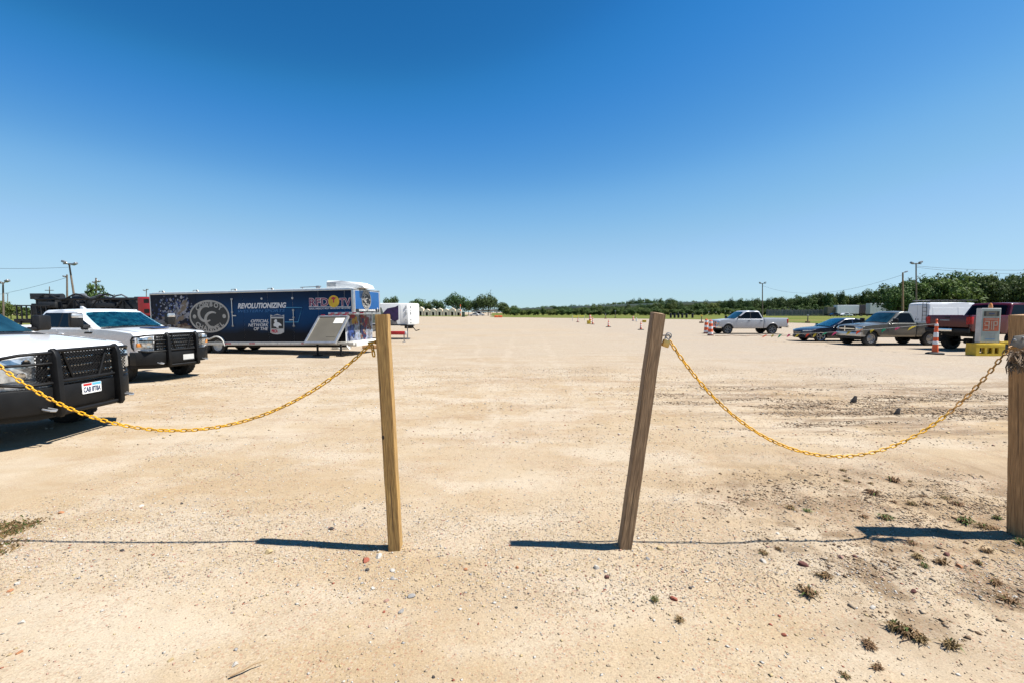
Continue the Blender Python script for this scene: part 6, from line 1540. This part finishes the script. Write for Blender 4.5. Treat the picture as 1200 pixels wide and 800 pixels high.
# ------------------------------------------------------------------ poles and wires
def lamp_pole(px, yb, yt, Y, label, arms, r=.13, lean=0., m='pole_wood', lamps=True, cat='lamp pole'):
    b_ = pt(px, yb, Y); t_ = pt(px+lean, yt, Y); R_ = thing('utility_pole', label, cat, (b_.x, Y, 0)); tx = t_.x-b_.x; h = t_.z
    k_ = Y/FPX
    obj('pole', tube([(0, 0, -.1), (tx*.5, 0, h*.5), (tx, 0, h)], [r, r*.85, r*.65], 8), M[m], R_)
    for (dx, dz, kind) in arms:
        ex, ez = dx*k_, dz*k_
        if kind == 'bar': obj('cross_arm', box((tx, -.1, h+ez), (2*abs(ex), .12, .14)), M['pole_wood'], R_)
        else:
            ar = obj('arm', tube([(tx, 0, h-.25), (tx+ex*.7, 0, h+ez)], .05, 6), M['dull_steel'], R_)
            obj('lamp_head', box((tx+ex, -.05, h+ez), (.5*abs(ex)+.2, .4, .30 if kind == 'flood' else .2), Matrix.Rotation(-.4 if ex > 0 else .4, 3, 'Y'), .06), M['dull_steel'], ar)
    return R_
lamp_pole(3.5, 372, 331, 62, 'wooden pole with two floodlights at the far left edge', ((-4, 0, 'flood'), (5.5, 1.5, 'flood')))
lamp_pole(9, 372, 345, 140, 'thin distant pole right of the floodlight pole at the left edge', ((1.5, .5, 'bar'),), .12)
lamp_pole(58, 372, 336, 110, 'distant pole with a cross arm above the rig trailer', ((5, -4.5, 'bar'),), .13)
lamp_pole(78.5, 372, 322, 70, 'upright wooden pole with one small lamp, left of the leaning pole', ((-2.6, -2.2, 'lamp'),), .15)
lamp_pole(91.5, 372, 309.5, 66, 'leaning wooden pole with two floodlights above the rig trailer', ((-5.5, 2.5, 'flood'), (7, 0, 'flood'), (6, 0, 'bar')), .15, -10.5)
lamp_pole(112.5, 372, 326, 75, 'wooden pole with two small lamps rising through the bright green tree', ((-2.5, -5, 'lamp'), (3.5, -4, 'lamp')), .16)
lamp_pole(171.5, 372, 339, 120, 'small pole with lamps above the red box of the rig trailer', ((-2.5, -1.5, 'lamp'), (1.5, -.5, 'lamp')), .13)
lamp_pole(134, 372, 345, 160, 'thin distant pole right of the bright green tree', ((1.2, -1, 'bar'),), .10)
lamp_pole(893.5, 371, 332.5, 150, 'wooden pole with twin floodlights behind the silver pickup', ((-3, 1, 'flood'), (3, 1.3, 'flood'), (4, 0, 'bar')), .20)
lamp_pole(1058, 375, 319.5, 88, 'pale wooden pole with a small bracket left of the van', ((3.5, .8, 'lamp'),), .19, m='pine_grey')
lamp_pole(1074, 375, 308.5, 84, 'tall pole with twin floodlights rising behind the white van', ((-5, 0, 'flood'), (5, 1, 'flood'), (5.5, -1, 'bar')), .14, -.5)
lamp_pole(574.5, 369, 340.5, 260, 'thin mast with a small dish above the round dense tree', ((.9, .2, 'flood'),), .12)
lamp_pole(498.2, 370, 351.5, 262, 'thin dark pole among the trees right of the white trailer', ((.8, .1, 'bar'),), .14)
def wire(p0, p1, sag, label):
    pts = []
    for k in range(17):
        t = k/16; q = p0.lerp(p1, t); q.z -= 4*sag*t*(1-t); pts.append(q-p0)
    o = obj('overhead_wire', tube(pts, .022, 5), M['wire'], None); o.location = p0; tag(o, label, 'wire')
wire(pt(1074, 312, 84), pt(1300, 313.5, 70), .6, 'overhead wire running right from the tall twin floodlight pole')
wire(pt(1074, 313.5, 84), pt(1300, 317.5, 70), .8, 'lower overhead wire running right from the tall twin floodlight pole')
wire(pt(1057, 322.5, 88), pt(893.5, 335, 150), 3.0, 'overhead wire between the twin floodlight pole and the pale wooden pole')
wire(pt(-60, 313, 60), pt(80, 313.5, 66), .2, 'upper overhead wire at the left above the rig trailer')
wire(pt(-60, 352, 100), pt(78.5, 325.5, 70), .7, 'overhead wire rising to the upright pole with one small lamp')

# ------------------------------------------------------------------ stones, twig, weeds, pebbles
def stone_mesh(seed, flat=.6, ang=.35):
    bm = BM(); bmesh.ops.create_icosphere(bm, subdivisions=2, radius=1); r = random.Random(seed)
    pl = [(Vector((r.gauss(0, 1), r.gauss(0, 1), r.gauss(0, 1))).normalized(), r.uniform(.55, .85)) for _ in range(9)]
    for v in bm.verts:
        for n_, d in pl:
            e = v.co.dot(n_)-d
            if e > 0: v.co -= n_*e
        v.co.z *= flat
    me = bpy.data.meshes.new('stone'); bm.to_mesh(me); bm.free(); return me
SM = [stone_mesh(k, random.uniform(.5, .8)) for k in range(8)]
sc_cols = {'brick': (.36, .10, .055), 'dark_red': (.17, .06, .045), 'white': (.62, .57, .50), 'grey': (.36, .34, .32), 'dark': (.07, .06, .055), 'tan': (.56, .42, .22), 'pink': (.46, .27, .20), 'orange': (.50, .22, .10)}
SMAT = {k: mat('stone_'+k, tuple(.74*v for v in c), .9, var=.25, scale=9, bump=.4, bscale=25) for k, c in sc_cols.items()}
SVAR = {}
def stone(px, py, wpx, col, label, group=None):
    k = random.randrange(8); me = SVAR.get((k, col))
    if me is None:
        me = SM[k].copy(); me.name = 'stone'; finish(me, SMAT[col], 30); SVAR[(k, col)] = me
    g_ = gp(px, py); s = wpx*.5*g_.y/FPX*.98
    o = link(bpy.data.objects.new('stone', me)); o.location = (g_.x, g_.y, Hz(g_.x, g_.y)+s*.10); o.scale = (s, s*.8, s); o.rotation_euler = (random.uniform(-.2, .2), random.uniform(-.2, .2), random.uniform(0, 6))
    return tag(o, label, 'stone', group)
for a in ((428.5, 656, 12, 'brick', 'red brick chunk at the foot of the left timber post'), (444, 651.5, 11, 'white', 'flat white stone touching the foot of the left timber post'), (460, 667, 8, 'white', 'small white stone below the foot of the left post'), (482, 697, 11, 'grey', 'smooth grey oval stone below the left timber post'), (460, 675.5, 7, 'grey', 'small grey stone between the left post and the oval stone'), (430, 667.5, 7, 'dark', 'dark stone just below the red brick chunk'), (546, 666, 7, 'orange', 'orange stone on the gravel left of the middle of the gap'), (437, 688, 7, 'white', 'white pebble left of the smooth grey oval stone'), (453, 702, 8, 'pink', 'pinkish stone left of the grey oval stone'), (470, 714.5, 9, 'grey', 'pale grey stone below the smooth grey oval stone'), (450, 715.5, 5, 'brick', 'small red stone below the pinkish stone'), (789.5, 702, 11, 'brick', 'red brick piece on the sand right of the leaning post'), (798, 705, 4, 'grey', 'tiny grey stone beside the red brick piece'), (699, 666, 10, 'white', 'pale flat stone on the gravel left of the leaning post foot'), (508, 791.5, 6, 'dark', 'dark stone near the bottom edge of the picture'), (774, 643.5, 11, 'tan', 'yellowish stone right of the leaning post foot'), (759, 655, 7, 'grey', 'grey stone just right of the leaning post foot'), (711, 677, 9, 'dark_red', 'brown red stone below the leaning post'), (606, 665, 6, 'orange', 'small orange stone in the middle of the gap'), (605, 710, 5, 'dark', 'tiny dark stone in the middle foreground'),
          (941.5, 662, 13, 'dark_red', 'dark red rock on the gravel below the chain shadow'), (1001.5, 653.5, 7, 'dark_red', 'small dark red stone right of the dark red rock'), (985, 654, 9, 'pink', 'pinkish flat stone beside the small dark red stone'), (1109, 651, 11, 'dark_red', 'red stone below the shadow of the thick post'), (1071, 694, 9, 'dark_red', 'maroon stone in the middle of the right foreground'), (919, 743, 8, 'brick', 'red stone alone on the smooth sand at lower right'), (894.5, 657, 9, 'white', 'whitish stone left of the dark red rock'), (1023, 712.5, 9, 'white', 'flat white stone in the right foreground'), (911, 627, 6, 'white', 'small white stone touching the chain shadow'), (1124, 665.5, 9, 'orange', 'brown stone right of the dark clod by the thick post'),
          (26.5, 731, 9, 'white', 'pale stone near the lower left edge'), (12, 693.5, 8, 'orange', 'brown stone at the left edge'), (72, 601, 7, 'orange', 'brown stone above the chain shadow at left'), (20, 685.5, 8, 'white', 'white stone beside the brown stone at the left edge'), (315, 647.5, 12, 'tan', 'pale yellow stone below the left post shadow tip'), (143, 646, 7, 'dark', 'dark flat stone below the chain shadow at left'), (166, 593, 7, 'white', 'white stone above the chain shadow at left'), (213, 590, 5, 'dark', 'dark stone above the chain shadow, middle left'), (23, 766, 8, 'orange', 'rusty stone near the lower left corner'), (276, 777.5, 9, 'white', 'pale stone at the left end of the dry twig'), (388, 620, 9, 'dark', 'dark stone above the left post shadow'), (200, 773, 8, 'tan', 'tan stone left of the dry twig')):
    stone(*a)
for px, py, hpx, lb in ((1000, 471, 10, 'small dark triangular chunk standing on the rutted dirt at right'), (1051, 486, 9, 'dark chunk lying in the wheel ruts right of the triangular chunk')):
    g_ = gp(px, py); s = hpx*g_.y/FPX
    bm = prism([(-.45*s, 0), (.30*s, 0), (.36*s, .9*s), (.20*s, .95*s), (-.15*s, .5*s)], -.12*s, .12*s, bev=.02*s); o = obj('asphalt_chunk', bm, SMAT['dark'], None); o.location = (g_.x, g_.y, Hz(g_.x, g_.y)-.01); tag(o, lb, 'chunk')
a_, b_ = gp(269, 792, .012), gp(309, 774, .02); o = obj('twig', tube([a_, a_.lerp(b_, .35)+Vector((.01, .004, .004)), a_.lerp(b_, .7)+Vector((-.004, 0, .006)), b_], [.006, .005, .004, .002], 6), mat('dry_stick', (.30, .20, .11), .9), None); tag(o, 'thin dry twig lying on the sand at lower left', 'twig')

def weed_mesh(seed, n, green, hgt=.06, spread=.09):
    r = random.Random(seed); bm = BM()
    for k in range(n):
        a = r.uniform(0, 6.28); ln_ = r.uniform(.4, 1)*spread; w_ = r.uniform(.002, .0045); g = r.random() < green
        st_ = Vector((r.gauss(0, .018), r.gauss(0, .018), 0)); d = Vector((math.cos(a), math.sin(a), 0)); sd = Vector((-d.y, d.x, 0))*w_
        p1 = st_+d*ln_*.5+Vector((0, 0, hgt*r.uniform(.4, 1))); p2 = st_+d*ln_+Vector((0, 0, hgt*r.uniform(0, .8)))
        v = [bm.verts.new(q) for q in (st_-sd, st_+sd, p1+sd*1.4, p1-sd*1.4, p2)]
        f1 = bm.faces.new((v[0], v[1], v[2], v[3])); f2 = bm.faces.new((v[3], v[2], v[4]))
        f1.material_index = f2.material_index = 1 if g else 0
        if r.random() < .5:
            c_ = p1; q = [c_+Vector((r.gauss(0, .008), r.gauss(0, .008), r.gauss(0, .006))) for _ in range(4)]
            f3 = bm.faces.new([bm.verts.new(x) for x in q]); f3.material_index = f1.material_index
    me = bpy.data.meshes.new('weed'); bm.to_mesh(me); bm.free()
    for m in (M['weed_dry'], M['weed_green']): me.materials.append(m)
    return me
WM = {'dry': [weed_mesh(k, 52, .10) for k in range(4)], 'green': [weed_mesh(20+k, 60, .6, .07) for k in range(3)]}
WL = {(515, 75): 'widest dry weed mat on the sand above the thick post shadow', (440, 120): 'dry weed left below the widest mat above the thick post shadow', (770, 220): 'green weed touching the thick post shadow near the post', (140, 175): 'dry weed beside the lone green sprout above the chain shadow', (203, 185): 'lone green sprout above the chain shadow, left of the weed patch', (485, 208): 'greenish weed at the tip of the thick post shadow', (268, 420): 'dry weed right of the dark red rock', (205, 480): 'twiggy dry weed below the dark red rock', (625, 385): 'green weed left of the red stone below the thick post shadow', (580, 300): 'dry weed just under the middle of the thick post shadow', (560, 625): 'middle of the long dry weed mat at lower right', (520, 605): 'upper left end of the long dry weed mat at lower right', (610, 650): 'lower right end of the long dry weed mat at lower right', (720, 672): 'dry weed right of the long weed mat at lower right', (430, 665): 'dry weed left of the long weed mat at lower right', (455, 745): 'small dry weed below the long weed mat', (340, 770): 'lowest small dry weed left of the long weed mat', (975, 310): 'green weed at the right edge below the foot of the thick post', (880, 442): 'dry weed right of the maroon stone at lower right', (930, 510): 'dry weed near the right edge at lower right', (890, 215): 'green weed close to the left side of the thick post foot', (745, 165): 'yellowish weed above the thick post shadow, left of the post'}
for zx, zy, s, kd in ((330, 35, .8, 'dry'), (345, 75, .7, 'dry'), (430, 85, .6, 'dry'), (515, 75, 1.5, 'dry'), (440, 120, 1.5, 'dry'), (515, 145, .7, 'dry'), (580, 155, 1.0, 'dry'), (640, 160, .8, 'dry'), (700, 140, .9, 'dry'), (745, 165, 1.2, 'dry'), (770, 220, 1.5, 'green'), (140, 175, 1.1, 'dry'), (203, 185, .9, 'green'), (410, 205, .8, 'dry'), (485, 208, 1.3, 'green'), (268, 420, 1.1, 'dry'), (205, 480, 1.4, 'dry'), (580, 300, .9, 'dry'), (600, 355, 1.0, 'dry'), (625, 385, .8, 'green'), (690, 375, 1.1, 'dry'), (880, 442, 1.0, 'dry'), (430, 665, 1.0, 'dry'), (520, 605, 1.2, 'dry'), (560, 625, 1.4, 'dry'), (610, 650, 1.0, 'dry'), (720, 672, 1.1, 'dry'), (455, 745, .7, 'dry'), (340, 770, .6, 'dry'), (930, 510, 1.2, 'dry'), (890, 215, .8, 'green'), (975, 310, 1.1, 'green'), (840, 245, 1.2, 'dry'), (870, 250, 1.0, 'dry'), (820, 375, .8, 'dry'), (575, 75, .6, 'dry'), (620, 130, .8, 'dry'), (45, 330, .9, 'dry'), (100, 320, .7, 'dry'), (850, 330, .9, 'dry')):
    px, py = 880+zx/3.08, 540+zy/3.08; g_ = gp(px, py)
    o = link(bpy.data.objects.new('weed', random.choice(WM[kd]))); o.location = (g_.x, g_.y, Hz(g_.x, g_.y)-.002); o.rotation_euler = (0, 0, random.uniform(0, 6)); o.scale = (s*.66, s*.66, s*random.uniform(.4, .65))
    near = py > 640
    own = WL.get((zx, zy))
    if own: tag(o, own, 'weed'); continue
    tag(o, ('green weed sprouting' if kd == 'green' else 'dry brown weed tuft')+(' on the sand below the thick post shadow, lower right' if near else ' on the sand above the thick post shadow at right'), 'weed', ('green' if kd == 'green' else 'dry')+(' weeds below the shadow' if near else ' weeds above the shadow'))
for px, py, lb in ((767, 704, 'lone green weed on the sand left of the red brick piece'), (796, 727, 'tiny dry weed on the smooth sand below the red brick piece'), (1018, 757, 'dry weed low in the right foreground near the bottom edge')):
    g_ = gp(px, py); o = link(bpy.data.objects.new('weed', WM['green' if 'green' in lb else 'dry'][0])); o.location = (g_.x, g_.y, Hz(g_.x, g_.y)); o.scale = (.42,)*3; tag(o, lb, 'weed')

# grass at the left edge
def blades(name, centres, n, h, spread, mats):
    r = np.random.default_rng(5); V = []; mi = []
    c = np.array(centres)[r.integers(0, len(centres), n)]; p = c+r.normal(size=(n, 2))*spread
    a = r.uniform(0, 6.28, n); ln_ = h*r.uniform(.4, 1.2, n); d = np.stack([np.cos(a), np.sin(a)], 1); wv = np.stack([-d[:, 1], d[:, 0]], 1)*.003
    z = H(p[:, 0], p[:, 1])
    b0 = np.c_[p-wv, z]; b1 = np.c_[p+wv, z]; t1 = np.c_[p+d*ln_[:, None]*.35, z+ln_*.7]; t2 = np.c_[p+d*ln_[:, None]*.9, z+ln_*r.uniform(.3, .9, n)]
    V = np.stack([b0, b1, t1, t2], 1).reshape(-1, 3); F_ = []
    k = np.arange(n)*4; F_ = np.concatenate([np.stack([k, k+1, k+2], 1), np.stack([k+1, k+3, k+2], 1)])
    o = raw(name, V.tolist(), F_.tolist(), mats, None, 0, np.tile(r.random(n) < .82, 2).astype(np.int32)); o['kind'] = 'stuff'; o['label'] = 'short half dry grass at the left edge'; return o
gcs = [gp(px, py)[:2] for px, py in ((2, 618), (10, 614), (25, 616), (38, 613), (4, 626), (16, 622), (-10, 620), (0, 640), (3, 648), (-12, 632), (-20, 645))]
blades('grass', gcs, 1100, .028, .05, [M['weed_green'], M['weed_dry']])

def pebbles(name, n, x0, x1, y0, y1, r0, r1, dens, seed, label):
    r = np.random.default_rng(seed); X_ = r.uniform(x0, x1, n*4); Y_ = r.uniform(y0, y1, n*4)
    keep = r.random(n*4) < dens(X_, Y_); X_ = X_[keep][:n]; Y_ = Y_[keep][:n]; n = len(X_)
    s = r0*np.exp(np.abs(r.normal(size=n))*math.log(r1/r0)/2.2); s = np.minimum(s, r1*1.3)
    base = np.array([[1, 0, 0], [0, 1, 0], [-1, 0, 0], [0, -1, 0], [.1, .1, .9], [-.1, 0, -.9]], float)
    P = base[None]*r.uniform(.65, 1.2, size=(n, 6, 1))+r.normal(size=(n, 6, 3))*.14
    a = r.uniform(0, 6.28, n); ca, sa = np.cos(a), np.sin(a); ex = r.uniform(.7, 1.5, n)
    px_, py_ = P[:, :, 0]*ex[:, None], P[:, :, 1]
    P = np.stack([px_*ca[:, None]-py_*sa[:, None], px_*sa[:, None]+py_*ca[:, None], P[:, :, 2]*r.uniform(.45, .8, (n, 1))], 2)*s[:, None, None]
    P += np.stack([X_, Y_, H(X_, Y_)+s*.18], 1)[:, None, :]
    f = np.array([[0, 1, 4], [1, 2, 4], [2, 3, 4], [3, 0, 4], [1, 0, 5], [2, 1, 5], [3, 2, 5], [0, 3, 5]])
    F_ = (f[None]+(np.arange(n)*6)[:, None, None]).reshape(-1, 3)
    me = bpy.data.meshes.new(name); me.vertices.add(n*6); me.vertices.foreach_set('co', P.reshape(-1)); me.loops.add(F_.size); me.loops.foreach_set('vertex_index', F_.ravel())
    me.polygons.add(len(F_)); me.polygons.foreach_set('loop_start', np.arange(0, F_.size, 3)); me.update(calc_edges=True)
    names = ['sand', 'white', 'tan', 'grey', 'pink', 'brick', 'dark']; pr = np.array([.44, .21, .16, .08, .065, .025, .02])
    for q in names: me.materials.append(SMAT[q] if q != 'sand' else mat('stone_sand', (.36, .275, .185), .9, var=.2))
    me.polygons.foreach_set('material_index', np.repeat(r.choice(7, n, p=pr), 8).astype(np.int32)); me.update()
    o = link(bpy.data.objects.new(name, me)); o['kind'] = 'stuff'; o['label'] = label
def dn(x, y):
    feet = sum(np.exp(-((x-f.x)**2+(y-f.y)**2)/.03) for f in _feet)
    berm = feet+sm(2.55, 2.95, y+.10*vn(x*1.3, y*1.3, 31))*(1-sm(3.5, 4.6, y))
    pat = sm(-.25, .45, vn(x*.8, y*.8, 32)+.5*vn(x*2.3, y*2.3, 33))
    left = (1-sm(-3.2, -2.2, x))*sm(0, .5, vn(x*1.2+4, y*1.2, 36))*.35
    return np.clip(.05+berm*(.30+.70*pat)+.14*pat*(1-sm(4, 8, y))+.05*(y > 4)+left, 0, 1)
pebbles('gravel', 100000, -4.6, 5.2, 1.75, 6.5, .0024, .0092, dn, 3, 'small mixed gravel scattered over the sand round the posts')
pebbles('gravel', 16000, -9, 11, 6, 15, .007, .020, lambda x, y: .25+.6*sm(-.2, .5, vn(x*.5, y*.9, 34)), 4, 'loose gravel on the lot beyond the chains')
def clod_d(x, y):
    a = sm(2.0, 3.2, x)*sm(6.4, 7.0, y)*(1-sm(9.5, 11.5, y))*sm(.05, .45, vn(x*.6, y*3.0, 35))
    b_ = sm(1.2, 2.6, x)*(1-sm(4.0, 5.2, y))*sm(2.3, 2.6, y)*.9*sm(-.15, .5, vn(x*2.2, y*2.6, 37))
    return np.clip(a+b_, 0, 1)
def clod_e(x, y):
    return sm(1.3, 2.8, x)*(1-sm(4.0, 5.4, y))*sm(2.3, 2.7, y)*(.12+.88*sm(.0, .45, vn(x*2.6, y*3.2, 37)+.5*vn(x*7, y*7, 38)))*(.55+.45*sm(2.9, 3.6, y))
def clods(n, seed, dens, x1, y0, y1, r0, r1):
    global SMAT
    sv = SMAT; d = mat('soil_clod', (.15, .093, .05), .95); d2 = mat('soil_clod_pale', (.26, .175, .10), .95, var=.3)
    SMAT = {k: (d if i % 3 else d2) for i, k in enumerate(sv)}
    pebbles('soil_clods', n, 1.2, x1, y0, y1, r0, r1, dens, seed, 'dark crumbled soil in the ruts and by the right post'); SMAT = sv
clods(14000, 8, clod_d, 11, 5.8, 12, .006, .026)
clods(11000, 9, clod_e, 5.2, 2.2, 5.4, .0035, .017)
